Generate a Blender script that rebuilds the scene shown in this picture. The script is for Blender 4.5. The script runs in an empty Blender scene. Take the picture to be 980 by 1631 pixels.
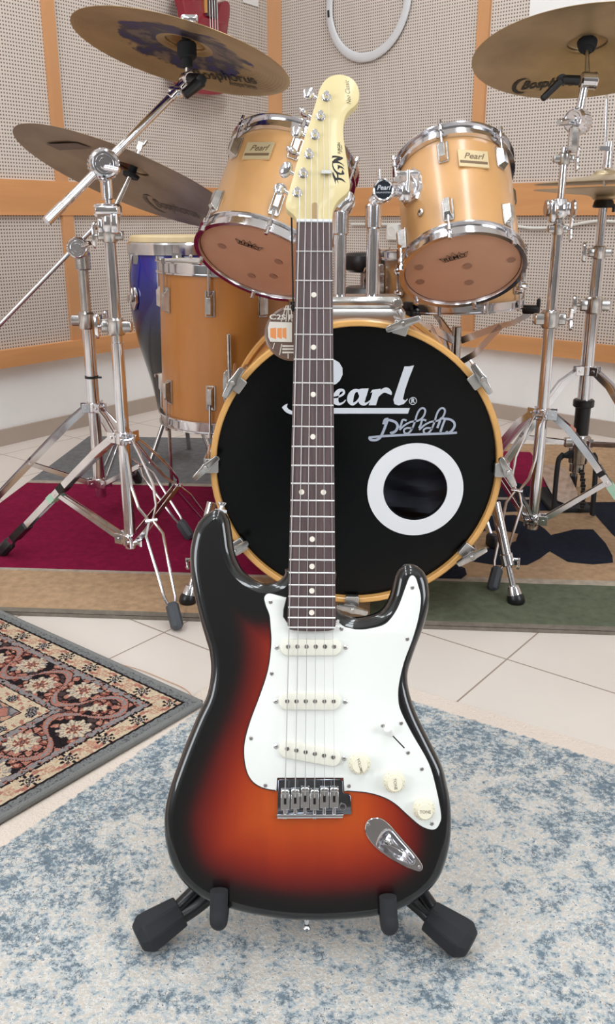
import bpy, bmesh, math, random
from mathutils import Vector as V, Matrix as M
from mathutils.geometry import delaunay_2d_cdt
random.seed(5)
PI = math.pi
sc = bpy.context.scene
COL = sc.collection
# ------------------------------------------------------------------ camera
F = 1400.0; TH = math.radians(18.4); CH = 0.82; W0, H0 = 980, 1631
cam = bpy.data.cameras.new('camera'); co = bpy.data.objects.new('camera', cam); COL.objects.link(co)
co.location = (0, 0, CH); co.rotation_euler = (PI/2 - TH, 0, 0)
cam.sensor_fit = 'VERTICAL'; cam.sensor_height = 24; cam.lens = 24*F/H0
cam.clip_start = 0.02; sc.camera = co
# ------------------------------------------------------------------ world, lamps, exposure
w = bpy.data.worlds.new('world'); sc.world = w; w.use_nodes = True
w.node_tree.nodes['Background'].inputs[0].default_value = (0.9, 0.95, 1.0, 1)
w.node_tree.nodes['Background'].inputs[1].default_value = 0.3
def area(loc, sx, sy, power, rot=(0, 0, 0), col=(1, 1, 1)):
    l = bpy.data.lights.new('ceiling_lamp_or_fill', 'AREA'); l.shape = 'RECTANGLE'; l.size = sx; l.size_y = sy  # shared by the ceiling lamps and the added side fills
    l.energy = power; l.color = col
    o = bpy.data.objects.new('ceiling_lamp_or_fill', l); COL.objects.link(o); o.location = loc; o.rotation_euler = rot
    return o
for lx in (-1.0, 0.55):
    for ly in (-1.6, 0.0, 1.6, 3.0):
        area((lx, ly, 2.86), 0.28, 1.1, 21, col=(0.90, 0.96, 1.0))
def side_fill(x, y, z, sx, sy, power, tx, ty, tz):     # fill lights added out of view at either side behind the camera
    d = V((tx-x, ty-y, tz-z)); o = area((x, y, z), sx, sy, power, col=(0.90, 0.95, 1.0)); o.rotation_euler = d.to_track_quat('-Z', 'Y').to_euler()
side_fill(-3.0, -1.3, 1.7, 1.6, 1.4, 100, .2, 1.6, .6)
side_fill(3.0, -1.1, 1.7, 1.6, 1.4, 100, .2, 1.6, .6)
sc.view_settings.view_transform = 'Standard'; sc.view_settings.look = 'None'
sc.view_settings.exposure = -0.75; sc.view_settings.gamma = 1.0; sc.view_settings.use_curve_mapping = False
sc.cycles.max_bounces = 8; sc.cycles.diffuse_bounces = 4; sc.cycles.glossy_bounces = 5
sc.cycles.sample_clamp_indirect = 6; sc.cycles.caustics_reflective = False
# ------------------------------------------------------------------ photo geometry -> world
fw = V((0, math.cos(TH), -math.sin(TH))); up = V((0, math.sin(TH), math.cos(TH))); rt = V((1, 0, 0)); CAM = V((0, 0, CH))
def ray(x, y): return fw + rt*((x-490)/F) - up*((y-815.5)/F)
def onY(x, y, Y): d = ray(x, y); return CAM + d*(Y/d.y)
def onZ(x, y, z=0.0): d = ray(x, y); return CAM + d*((z-CH)/d.z)
def onP(x, y, p, n): d = ray(x, y); return CAM + d*((p-CAM).dot(n)/d.dot(n))
def zY(y, Y): return onY(490, y, Y).z
# ------------------------------------------------------------------ materials
MATS = {}
def nm(name):
    m = bpy.data.materials.new(name); m.use_nodes = True; MATS[name] = m
    return m, m.node_tree.nodes, m.node_tree.links, m.node_tree.nodes['Principled BSDF']
def lin(c):
    return tuple((x/255/12.92 if x/255 <= .04045 else ((x/255+.055)/1.055)**2.4) for x in c)+(1,)
def mat(name, rgb, rough=.5, metal=0, coat=0, noise=0, nscale=30, bump=0, bscale=200, spec=.5, stretch=None, coatr=.05):
    m, n, l, b = nm(name)
    b.inputs['Base Color'].default_value = lin(rgb); b.inputs['Roughness'].default_value = rough
    b.inputs['Metallic'].default_value = metal; b.inputs['Coat Weight'].default_value = coat
    b.inputs['Coat Roughness'].default_value = coatr; b.inputs['Specular IOR Level'].default_value = spec
    if noise or bump:
        tc = n.new('ShaderNodeTexCoord'); mp = n.new('ShaderNodeMapping'); l.new(tc.outputs['Object'], mp.inputs[0])
        if stretch: mp.inputs['Scale'].default_value = stretch
    if noise:
        t = n.new('ShaderNodeTexNoise'); t.inputs['Scale'].default_value = nscale; t.inputs['Detail'].default_value = 6
        l.new(mp.outputs[0], t.inputs['Vector'])
        r = n.new('ShaderNodeValToRGB'); c = lin(rgb)
        r.color_ramp.elements[0].position = .3; r.color_ramp.elements[1].position = .7
        r.color_ramp.elements[0].color = tuple(x*(1-noise) for x in c[:3])+(1,)
        r.color_ramp.elements[1].color = tuple(min(1, x*(1+noise)) for x in c[:3])+(1,)
        l.new(t.outputs[0], r.inputs[0]); l.new(r.outputs[0], b.inputs['Base Color'])
    if bump:
        t2 = n.new('ShaderNodeTexNoise'); t2.inputs['Scale'].default_value = bscale; t2.inputs['Detail'].default_value = 3
        l.new(tc.outputs['Object'], t2.inputs['Vector'])
        bp = n.new('ShaderNodeBump'); bp.inputs['Strength'].default_value = bump; bp.inputs['Distance'].default_value = .002
        l.new(t2.outputs[0], bp.inputs['Height']); l.new(bp.outputs[0], b.inputs['Normal'])
    return m
chrome = mat('chrome', (226, 226, 230), .13, 1, noise=.08, nscale=25)
chrome_dull = mat('dull_chrome', (200, 198, 196), .22, 1, noise=.25, nscale=40)
brushed = mat('brushed_steel', (200, 198, 196), .35, 1)
steel = mat('nickel_steel', (215, 215, 215), .25, 1)
fretm = mat('fret_wire', (240, 240, 240), .3, 1)
wood_amber = mat('amber_lacquered_maple', (200, 130, 62), .35, coat=.5, noise=.14, nscale=9, stretch=(1, 1, .35), coatr=.15)
wood_tom = mat('pale_amber_lacquered_maple', (216, 164, 108), .35, coat=.5, noise=.08, nscale=9, coatr=.15)
wood_hoop = mat('honey_maple_hoop', (214, 162, 94), .35, coat=.4, noise=.12, nscale=12)
wood_rail = mat('varnished_beech_rail', (205, 150, 104), .5, noise=.1, nscale=7, stretch=(1, 1, .2), spec=.3)
wood_rail_h = mat('varnished_beech_board', (212, 152, 100), .5, noise=.1, nscale=7, stretch=(.3, .3, 3), spec=.3)
blackgloss = mat('black_drum_head', (5, 6, 7), .25, noise=.3, nscale=5, spec=.22)
black = mat('black_rubber', (26, 27, 30), .55)
blackp = mat('black_plastic', (18, 18, 20), .35)
foam = mat('black_foam_grip', (34, 36, 40), .8)
greyrub = mat('grey_rubber', (66, 70, 76), .6)
white = mat('white_vinyl', (228, 230, 234), .5)
whitelogo = mat('silver_white_lettering', (206, 210, 218), .5)
silverlogo = mat('silver_sticker', (176, 184, 200), .4, .3)
ink = mat('black_ink', (22, 20, 20), .5)
plaster = mat('white_plaster', (248, 247, 246), .85, noise=.03, nscale=4)
ceilm = mat('ceiling_white', (232, 232, 230), .9)
rearm = mat('rear_wall_paint', (120, 116, 112), .85)
skirt = mat('beige_skirting_tile', (182, 166, 154), .45, noise=.04, nscale=6)
headm = mat('coated_drum_head', (212, 168, 142), .4, noise=.05, nscale=8, spec=.3)
skin = mat('rawhide_head', (214, 192, 150), .5, noise=.12, nscale=14)
gw = mat('mint_white_pickguard', (238, 240, 236), .3, coat=.4)
gedge = mat('pickguard_black_ply', (40, 40, 42), .4)
aged = mat('aged_white_plastic', (236, 234, 220), .35)
knobm = mat('aged_cream_knob', (236, 230, 208), .4)
mapleneck = mat('satin_maple', (222, 204, 152), .35, noise=.03, nscale=6, stretch=(6, 1, .4), coat=.2)
rosew = mat('dark_rosewood', (84, 66, 66), .5, noise=.25, nscale=30, stretch=(9, .6, .6))
dotm = mat('pearl_inlay', (236, 228, 214), .4)
stringm = mat('steel_string', (225, 225, 225), .35, .9)
redm = mat('red_lacquer', (136, 14, 38), .2, coat=.8)
blueshell = None
cordm = mat('black_cord', (14, 12, 12), .7)
paper = mat('white_paper', (236, 234, 232), .8)
socketm = mat('white_socket_plastic', (228, 226, 220), .4)
greyring = mat('white_plastic_hoop', (214, 214, 216), .45)
badge = mat('brass_badge', (220, 200, 158), .35, .3)
badgedk = mat('badge_dark_print', (120, 96, 70), .5)
tagbrown = mat('tag_brown_print', (92, 66, 52), .4)
tagrim = mat('tag_clear_rim', (110, 84, 70), .3)
tagwhite = mat('tag_white_print', (214, 208, 200), .5)
tagorange = mat('tag_orange_print', (222, 140, 76), .5)
jackm = chrome
mint = mat('pale_green_tape', (176, 214, 190), .5)
copper = mat('reddish_tape', (196, 130, 110), .5)

def panel_mat():
    m, n, l, b = nm('perforated_panel'); b.inputs['Roughness'].default_value = .8
    b.inputs['Specular IOR Level'].default_value = .25
    at = n.new('ShaderNodeUVMap'); at.uv_map = 'uv'
    vm = n.new('ShaderNodeVectorMath'); vm.operation = 'SCALE'; vm.inputs['Scale'].default_value = 1/.012
    l.new(at.outputs[0], vm.inputs[0])
    fr = n.new('ShaderNodeVectorMath'); fr.operation = 'FRACTION'; l.new(vm.outputs[0], fr.inputs[0])
    sb = n.new('ShaderNodeVectorMath'); sb.operation = 'SUBTRACT'; sb.inputs[1].default_value = (.5, .5, 0); l.new(fr.outputs[0], sb.inputs[0])
    ln = n.new('ShaderNodeVectorMath'); ln.operation = 'LENGTH'; l.new(sb.outputs[0], ln.inputs[0])
    mr = n.new('ShaderNodeMapRange'); mr.inputs[1].default_value = .20; mr.inputs[2].default_value = .30
    mr.inputs[3].default_value = 0; mr.inputs[4].default_value = 1; l.new(ln.outputs['Value'], mr.inputs[0])
    mx = n.new('ShaderNodeMix'); mx.data_type = 'RGBA'
    mx.inputs[6].default_value = lin((104, 92, 82)); mx.inputs[7].default_value = lin((214, 202, 192))
    l.new(mr.outputs[0], mx.inputs[0]); l.new(mx.outputs[2], b.inputs['Base Color'])
    return m
panelm = panel_mat()

def floor_mat():
    m, n, l, b = nm('floor_tiles'); b.inputs['Roughness'].default_value = .35
    tc = n.new('ShaderNodeTexCoord'); mp = n.new('ShaderNodeMapping'); mp.vector_type = 'TEXTURE'
    mp.inputs['Location'].default_value = (.392, 1.548, 0); mp.inputs['Rotation'].default_value = (0, 0, math.radians(52.3))
    mp.inputs['Scale'].default_value = (.33, .31, 1)
    l.new(tc.outputs['Object'], mp.inputs[0])
    fr = n.new('ShaderNodeVectorMath'); fr.operation = 'FRACTION'; l.new(mp.outputs[0], fr.inputs[0])
    sx = n.new('ShaderNodeSeparateXYZ'); l.new(fr.outputs[0], sx.inputs[0])
    outs = []
    for i in (0, 1):
        a = n.new('ShaderNodeMath'); a.operation = 'PINGPONG'; a.inputs[1].default_value = .5
        l.new(sx.outputs[i], a.inputs[0]); outs.append(a)
    mi = n.new('ShaderNodeMath'); mi.operation = 'MINIMUM'; l.new(outs[0].outputs[0], mi.inputs[0]); l.new(outs[1].outputs[0], mi.inputs[1])
    mr = n.new('ShaderNodeMapRange'); mr.inputs[1].default_value = .004; mr.inputs[2].default_value = .007
    l.new(mi.outputs[0], mr.inputs[0])
    t = n.new('ShaderNodeTexNoise'); t.inputs['Scale'].default_value = 8; t.inputs['Detail'].default_value = 8; l.new(tc.outputs['Object'], t.inputs['Vector'])
    r = n.new('ShaderNodeValToRGB'); r.color_ramp.elements[0].color = lin((216, 206, 198)); r.color_ramp.elements[1].color = lin((224, 215, 206))
    l.new(t.outputs[0], r.inputs[0])
    mx = n.new('ShaderNodeMix'); mx.data_type = 'RGBA'; mx.inputs[6].default_value = lin((150, 132, 118))
    l.new(mr.outputs[0], mx.inputs[0]); l.new(r.outputs[0], mx.inputs[7]); l.new(mx.outputs[2], b.inputs['Base Color'])
    return m
floorm = floor_mat()

def cym_mat(name, c1, c2, blue=False):
    m, n, l, b = nm(name); b.inputs['Metallic'].default_value = .85; b.inputs['Roughness'].default_value = .38
    tc = n.new('ShaderNodeTexCoord')
    sx = n.new('ShaderNodeSeparateXYZ'); l.new(tc.outputs['Object'], sx.inputs[0])
    t = n.new('ShaderNodeTexNoise'); t.inputs['Scale'].default_value = 5; t.inputs['Detail'].default_value = 5; l.new(tc.outputs['Object'], t.inputs['Vector'])
    r = n.new('ShaderNodeValToRGB'); r.color_ramp.elements[0].position = .35; r.color_ramp.elements[1].position = .65
    r.color_ramp.elements[0].color = lin(c1); r.color_ramp.elements[1].color = lin(c2); l.new(t.outputs[0], r.inputs[0])
    # lathe grooves
    cb = n.new('ShaderNodeCombineXYZ'); l.new(sx.outputs[0], cb.inputs[0]); l.new(sx.outputs[1], cb.inputs[1])
    ln = n.new('ShaderNodeVectorMath'); ln.operation = 'LENGTH'; l.new(cb.outputs[0], ln.inputs[0])
    mu = n.new('ShaderNodeMath'); mu.operation = 'MULTIPLY'; mu.inputs[1].default_value = 900; l.new(ln.outputs['Value'], mu.inputs[0])
    si = n.new('ShaderNodeMath'); si.operation = 'SINE'; l.new(mu.outputs[0], si.inputs[0])
    bp = n.new('ShaderNodeBump'); bp.inputs['Strength'].default_value = .12; bp.inputs['Distance'].default_value = .0006
    l.new(si.outputs[0], bp.inputs['Height']); l.new(bp.outputs[0], b.inputs['Normal'])
    outc = r.outputs[0]
    if blue:   # worn blue paint round the bell
        t2 = n.new('ShaderNodeTexNoise'); t2.inputs['Scale'].default_value = 26; t2.inputs['Detail'].default_value = 8; l.new(tc.outputs['Object'], t2.inputs['Vector'])
        nx = n.new('ShaderNodeMath'); nx.operation = 'MULTIPLY_ADD'; nx.inputs[1].default_value = .10; l.new(t2.outputs[0], nx.inputs[0]); l.new(ln.outputs['Value'], nx.inputs[2])
        m1 = n.new('ShaderNodeMapRange'); m1.inputs[1].default_value = .180; m1.inputs[2].default_value = .190; m1.inputs[3].default_value = 1; m1.inputs[4].default_value = 0; l.new(nx.outputs[0], m1.inputs[0])
        m2 = n.new('ShaderNodeMapRange'); m2.inputs[1].default_value = .058; m2.inputs[2].default_value = .060; l.new(ln.outputs['Value'], m2.inputs[0])
        m3 = n.new('ShaderNodeMath'); m3.operation = 'MULTIPLY'; l.new(m1.outputs[0], m3.inputs[0]); l.new(m2.outputs[0], m3.inputs[1])
        r2 = n.new('ShaderNodeValToRGB'); e = r2.color_ramp.elements
        e[0].position = .42; e[0].color = lin((14, 14, 118)); e[1].position = .62; e[1].color = lin((120, 106, 110)); e.new(.5).color = lin((36, 30, 70)); l.new(t2.outputs[0], r2.inputs[0])
        mx = n.new('ShaderNodeMix'); mx.data_type = 'RGBA'; l.new(m3.outputs[0], mx.inputs[0]); l.new(outc, mx.inputs[6]); l.new(r2.outputs[0], mx.inputs[7]); outc = mx.outputs[2]
    l.new(outc, b.inputs['Base Color'])
    return m
cymA = cym_mat('bronze_cymbal_blue_painted', (160, 134, 96), (198, 172, 130), True)
cymB = cym_mat('dark_bronze_cymbal', (138, 118, 96), (168, 148, 124))
cymC = cym_mat('bronze_cymbal', (152, 132, 100), (184, 164, 130))
cymD = cym_mat('pale_bronze_cymbal', (190, 170, 134), (216, 198, 166))

def vcol_mat(name, rough=.8, coat=0, bump=0, attr='Col', spec=.3):
    m, n, l, b = nm(name); b.inputs['Roughness'].default_value = rough; b.inputs['Coat Weight'].default_value = coat
    b.inputs['Coat Roughness'].default_value = .03; b.inputs['Specular IOR Level'].default_value = spec
    a = n.new('ShaderNodeAttribute'); a.attribute_name = attr; l.new(a.outputs['Color'], b.inputs['Base Color'])
    if bump:
        tc = n.new('ShaderNodeTexCoord'); t = n.new('ShaderNodeTexNoise'); t.inputs['Scale'].default_value = 400; l.new(tc.outputs['Object'], t.inputs['Vector'])
        bp = n.new('ShaderNodeBump'); bp.inputs['Strength'].default_value = bump; bp.inputs['Distance'].default_value = .003
        l.new(t.outputs[0], bp.inputs['Height']); l.new(bp.outputs[0], b.inputs['Normal'])
    return m

# ------------------------------------------------------------------ mesh builder
def frame(z, x=None, o=V((0, 0, 0))):
    z = z.normalized(); x = x if x is not None else (V((1, 0, 0)) if abs(z.x) < .9 else V((0, 1, 0)))
    x = (x - z*x.dot(z)).normalized(); y = z.cross(x)
    m = M((x, y, z)).transposed().to_4x4(); m.translation = o
    return m
class MB:
    def __init__(s, T=None): s.v = []; s.f = []; s.mi = []; s.T = T or M.Identity(4); s.cur = 0
    def add(s, vs, fs, T=None):
        b = len(s.v); X = s.T @ T if T is not None else s.T
        s.v += [X @ V(p) for p in vs]; s.f += [tuple(b+i for i in f) for f in fs]; s.mi += [s.cur]*len(fs)
    def box(s, c, sz, T=None, ch=0):
        x, y, z = (a/2 for a in sz); 
        if ch:   # chamfered box: octagonal outline in XY, chamfered top and bottom
            o = [(x, y-ch), (x-ch, y), (-x+ch, y), (-x, y-ch), (-x, -y+ch), (-x+ch, -y), (x-ch, -y), (x, -y+ch)]
            i = [(px*(x-ch*.7)/x, py*(y-ch*.7)/y) for px, py in o]
            vs = [(a, b, -z) for a, b in i]+[(a, b, -z+ch) for a, b in o]+[(a, b, z-ch) for a, b in o]+[(a, b, z) for a, b in i]
            fs = [tuple(range(7, -1, -1)), tuple(range(24, 32))]
            for k in range(3):
                for j in range(8): fs.append((k*8+j, k*8+(j+1) % 8, k*8+8+(j+1) % 8, k*8+8+j))
        else:
            vs = [(a, b, d) for a in (-x, x) for b in (-y, y) for d in (-z, z)]
            fs = [(0, 1, 3, 2), (4, 6, 7, 5), (0, 4, 5, 1), (2, 3, 7, 6), (0, 2, 6, 4), (1, 5, 7, 3)]
        s.add([(p[0]+c[0], p[1]+c[1], p[2]+c[2]) for p in vs], fs, T); return s
    def lathe(s, prof, T=None, n=24, cap=True, arc=None):
        vs = []; fs = []
        for r, z in prof:
            for k in range(n):
                a = 2*PI*k/n; vs.append((r*math.cos(a), r*math.sin(a), z))
        for i in range(len(prof)-1):
            for k in range(n):
                k2 = (k+1) % n; fs.append((i*n+k, i*n+k2, (i+1)*n+k2, (i+1)*n+k))
        if cap:
            if prof[0][0] > 1e-6: fs.append(tuple(range(n-1, -1, -1)))
            if prof[-1][0] > 1e-6: fs.append(tuple((len(prof)-1)*n+k for k in range(n)))
        s.add(vs, fs, T); return s
    def cyl(s, a, b, r, r2=None, n=16, bev=0):
        a, b = V(a), V(b); d = b-a; L = d.length
        if L < 1e-6: return s
        r2 = r if r2 is None else r2
        prof = [(r, 0), (r2, L)] if not bev else [(r-bev, 0), (r, bev), (r2, L-bev), (r2-bev, L)]
        s.lathe(prof, frame(d, None, a), n); return s
    def tube(s, pts, r, n=8, closed=False, rs=None):
        pts = [V(p) for p in pts]; N = len(pts); vs = []; fs = []; x = None
        for i, p in enumerate(pts):
            if closed: t = pts[(i+1) % N]-pts[i-1]
            else: t = pts[min(i+1, N-1)]-pts[max(i-1, 0)]
            t.normalize()
            if x is None: x = t.orthogonal().normalized()
            x = (x-t*x.dot(t)).normalized(); y = t.cross(x); rr = rs[i] if rs else r
            for k in range(n):
                a = 2*PI*k/n; vs.append(p+(x*math.cos(a)+y*math.sin(a))*rr)
        R = N if closed else N-1
        for i in range(R):
            j = (i+1) % N
            for k in range(n):
                k2 = (k+1) % n; fs.append((i*n+k, i*n+k2, j*n+k2, j*n+k))
        if not closed: fs.append(tuple(range(n-1, -1, -1))); fs.append(tuple((N-1)*n+k for k in range(n)))
        s.add(vs, fs); return s
    def strap(s, pts, w, t, nrm):
        """flat bar along pts: width w across (tangent x nrm), thickness t along nrm"""
        pts = [V(p) for p in pts]; N = len(pts); vs = []; fs = []; nrm = V(nrm).normalized()
        for i, p in enumerate(pts):
            tg = (pts[min(i+1, N-1)]-pts[max(i-1, 0)]).normalized()
            n_ = (nrm-tg*nrm.dot(tg)).normalized(); sd = tg.cross(n_)
            for a, b in ((1, 1), (-1, 1), (-1, -1), (1, -1)): vs.append(p+sd*(a*w/2)+n_*(b*t/2))
        for i in range(N-1):
            for k in range(4): fs.append((i*4+k, i*4+(k+1) % 4, i*4+4+(k+1) % 4, i*4+4+k))
        fs += [(3, 2, 1, 0), tuple((N-1)*4+k for k in range(4))]
        s.add(vs, fs); return s
    def prism(s, out, z0, z1, T=None, ch=0):
        """extruded outline (x,y) with optional chamfer at the top (z1)"""
        out = [V((p[0], p[1])) for p in out]; n = len(out)
        A = sum(out[i].x*out[(i+1) % n].y-out[(i+1) % n].x*out[i].y for i in range(n))
        if A < 0: out.reverse()
        rings = [(out, z0), (out, z1-ch)] if not ch else [(out, z0), (out, z1-ch), (inset(out, ch*.3), z1-ch*.3), (inset(out, ch), z1)]
        if not ch: rings = [(out, z0), (out, z1)]
        vs = []; fs = []
        for o, z in rings: vs += [(p.x, p.y, z) for p in o]
        for k in range(len(rings)-1):
            for i in range(n): j = (i+1) % n; fs.append((k*n+i, k*n+j, k*n+n+j, k*n+n+i))
        tri = tri2d(rings[-1][0]); b = (len(rings)-1)*n
        fs += [tuple(b+i for i in t) for t in tri]; fs += [tuple(reversed(t)) for t in tri]
        s.add(vs, fs, T); return s
    def flat(s, out, z=0, T=None):
        out = [V((p[0], p[1])) for p in out]; n = len(out)
        A = sum(out[i].x*out[(i+1) % n].y-out[(i+1) % n].x*out[i].y for i in range(n))
        if A < 0: out.reverse()
        s.add([(p.x, p.y, z) for p in out], tri2d(out), T); return s
def tri2d(out):
    from mathutils.geometry import tessellate_polygon
    r = []
    for t in tessellate_polygon([[V((p[0], p[1], 0)) for p in out]]):
        a, b, c = (V((out[i][0], out[i][1])) for i in t)
        cr = (b.x-a.x)*(c.y-a.y)-(b.y-a.y)*(c.x-a.x)
        r.append(t if cr > 0 else (t[0], t[2], t[1]))
    return r
def inset(out, d):
    n = len(out); r = []
    for i in range(n):
        t = (out[(i+1) % n]-out[i-1]); t.normalize(); r.append(out[i]+V((-t.y, t.x))*d)
    return r
def smooth2(pts, k=6, closed=True):
    """Catmull-Rom through 2-D/3-D points"""
    P = [V(p) for p in pts]; N = len(P); r = []
    for i in range(N if closed else N-1):
        p0 = P[i-1] if (closed or i > 0) else P[0]; p1 = P[i]; p2 = P[(i+1) % N]
        p3 = P[(i+2) % N] if (closed or i+2 < N) else P[-1]
        for j in range(k):
            t = j/k; r.append(.5*((2*p1)+(p2-p0)*t+(2*p0-5*p1+4*p2-p3)*t*t+(3*p1-p0-3*p2+p3)*t**3))
    if not closed: r.append(P[-1])
    return r
def O(name, mb, mats, root=None, smooth=35, label=None, bevel=0, uv=None, parentobj=None):
    me = bpy.data.meshes.new(name); off = V((0, 0, 0))
    p = parentobj or root
    if p is not None: off = p.matrix_world.translation if not p.parent else wloc(p)
    me.from_pydata([v-off for v in mb.v], [], mb.f); me.update()
    mats = mats if isinstance(mats, (list, tuple)) else [mats]
    for m in mats: me.materials.append(m)
    if len(mats) > 1:
        for i, pl in enumerate(me.polygons): pl.material_index = mb.mi[i]
    if smooth:
        for pl in me.polygons: pl.use_smooth = True
        me.set_sharp_from_angle(angle=math.radians(smooth))
    o = bpy.data.objects.new(name, me); COL.objects.link(o)
    if p is not None: o.parent = p
    if label: o['label'] = label
    if bevel:
        b = o.modifiers.new('bevel', 'BEVEL'); b.width = bevel; b.segments = 2; b.limit_method = 'ANGLE'; b.angle_limit = math.radians(40)
    return o
def wloc(o):
    l = V(o.location)
    while o.parent: o = o.parent; l += V(o.location)
    return l
def E(name, label, cat, loc, group=None):
    o = bpy.data.objects.new(name, None); COL.objects.link(o); o.location = loc; o.empty_display_size = .05
    o['label'] = label; o['category'] = cat
    if group: o['group'] = group
    o.matrix_world.translation = V(loc)
    return o
def TH_(o, label, cat, group=None):
    o['label'] = label; o['category'] = cat
    if group: o['group'] = group
    return o
def S(o): o['kind'] = 'structure'; return o
def text_mesh(mb, txt, size, T, shear=0, bold=0, align='CENTER', sx=1, z=0):
    c = bpy.data.curves.new('lettering', 'FONT'); c.body = txt; c.size = size; c.shear = shear; c.offset = bold
    c.align_x = align; c.align_y = 'CENTER'; c.resolution_u = 3
    o = bpy.data.objects.new('lettering', c); COL.objects.link(o)
    me = bpy.data.meshes.new_from_object(o)
    mb.add([(v.co.x*sx, v.co.y, z) for v in me.vertices], [tuple(p.vertices) for p in me.polygons], T)
    bpy.data.objects.remove(o); bpy.data.curves.remove(c); bpy.data.meshes.remove(me)
def stroke(mb, pts, T=None, k=5, z=0):
    """ribbon through (x, y, width) points"""
    P = smooth2([(a, b, c) for a, b, c in pts], k, False); L = []; R = []
    for i, p in enumerate(P):
        t = P[min(i+1, len(P)-1)]-P[max(i-1, 0)]; t = V((t.x, t.y))
        if t.length < 1e-9: t = V((1, 0))
        t.normalize(); nn = V((-t.y, t.x))*p.z/2
        L.append((p.x+nn.x, p.y+nn.y, z)); R.append((p.x-nn.x, p.y-nn.y, z))
    n = len(P); mb.add(L+R, [(i, n+i, n+i+1, i+1) for i in range(n-1)], T)

# ================================================================== ROOM
def floorpt(x, y): return onZ(x, y, 0)
CN = V((-.165, 4.70, 0)); LD = V((-.99, -1.41, 0)).normalized(); RD = V((1.385, -1.30, 0)).normalized()
# inward normals
LN = V((-LD.y, LD.x, 0)); LN = LN if LN.dot(-CN) > 0 else -LN
RN = V((-RD.y, RD.x, 0)); RN = RN if RN.dot(-CN) > 0 else -RN
def onL(x, y, d=0): return onP(x, y, CN+LN*d, LN)
def onR(x, y, d=0): return onP(x, y, CN+RN*d, RN)
LEN = 6.6; CEIL = 2.9
A = CN; B_ = CN+LD*LEN; D_ = CN+RD*LEN; BACK = -2.35
mb = MB(); mb.box((0, 1.5, -.05), (13, 10, .1)); fo = S(O('floor', mb, floorm, smooth=0))
mb = MB(); mb.box((0, 1.5, CEIL+.05), (13, 10, .1)); S(O('ceiling', mb, ceilm, smooth=0))
def wallbox(name, d, nrm, z0, z1, m, t0, t1, u0=0, u1=LEN, uvs=False):
    """box along a wall from the corner: distance u0..u1, out from wall t0..t1"""
    mb = MB(); vs = []
    for u in (u0, u1):
        for t in (t0, t1):
            for z in (z0, z1): vs.append(CN+d*u+nrm*t+V((0, 0, z)))
    mb.add(vs, [(0, 1, 3, 2), (4, 6, 7, 5), (0, 4, 5, 1), (2, 3, 7, 6), (0, 2, 6, 4), (1, 5, 7, 3)])
    o = O(name, mb, m, smooth=0)
    me = o.data; bm = bmesh.new(); bm.from_mesh(me); bmesh.ops.recalc_face_normals(bm, faces=bm.faces)
    if uvs:
        ul = bm.loops.layers.uv.new('uv')
        for f in bm.faces:
            for lp in f.loops: q = lp.vert.co-CN; lp[ul].uv = (q.dot(d), q.z)
    bm.to_mesh(me); bm.free()
    return S(o)
def useg(d, nrm, x, y): return (onP(x, y, CN, nrm)-CN).dot(d)
# heights of the boards, read off the walls
zlr0 = onL(60, 575).z; zlr1 = onL(60, 548).z; zub0 = onL(60, 343).z; zub1 = onL(60, 288).z; zsk = onL(60, 671).z
wallbox('wall_left', LD, LN, 0, CEIL, plaster, -.15, 0, -.3)
wallbox('wall_right', RD, RN, 0, CEIL, plaster, -.15, 0, -.3)
wallbox('wall_panel_left', LD, LN, zlr1-.01, CEIL, panelm, 0, .018, .02, uvs=True)
wallbox('wall_panel_right', RD, RN, zlr1-.01, CEIL, panelm, 0, .018, .02, uvs=True)
wallbox('trim_1', LD, LN, zlr0, zlr1, wood_rail_h, 0, .045)
wallbox('trim_2', RD, RN, zlr0, zlr1, wood_rail_h, 0, .045)
wallbox('trim_3', LD, LN, zub0, zub1, wood_rail_h, 0, .035)
wallbox('trim_4', RD, RN, zub0, zub1, wood_rail_h, 0, .035)
wallbox('baseboard_left', LD, LN, 0, zsk, skirt, 0, .012)
wallbox('baseboard_right', RD, RN, 0, zsk, skirt, 0, .012)
k = 5
for (d, nrm, x, y, hw, z0, z1) in ((LD, LN, 80, 150, .026, zub1, CEIL), (LD, LN, 107, 430, .026, zlr1, zub0), (RD, RN, 770, 150, .027, zub1, CEIL), (RD, RN, 751, 500, .03, zlr1, zub0),
                                   (LD, LN, -260, 200, .03, zub1, CEIL), (RD, RN, 1240, 200, .03, zub1, CEIL)):
    u = useg(d, nrm, x, y); wallbox('trim_%d' % k, d, nrm, z0, z1, wood_rail, .01, .032, u-hw, u+hw); k += 1
mb = MB(); mb.box((CN.x+.005, CN.y-.04, (zub1+CEIL)/2), (.088, .05, CEIL-zub1)); S(O('trim_%d' % k, mb, wood_rail, smooth=0)); k += 1
mb = MB(); mb.box((CN.x+.005, CN.y-.04, (zlr1+zub0)/2), (.088, .05, zub0-zlr1)); S(O('trim_%d' % k, mb, wood_rail, smooth=0))
mb = MB(); mb.box((0, BACK-.05, CEIL/2), (12, .1, CEIL)); S(O('wall_rear', mb, rearm, smooth=0))

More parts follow.
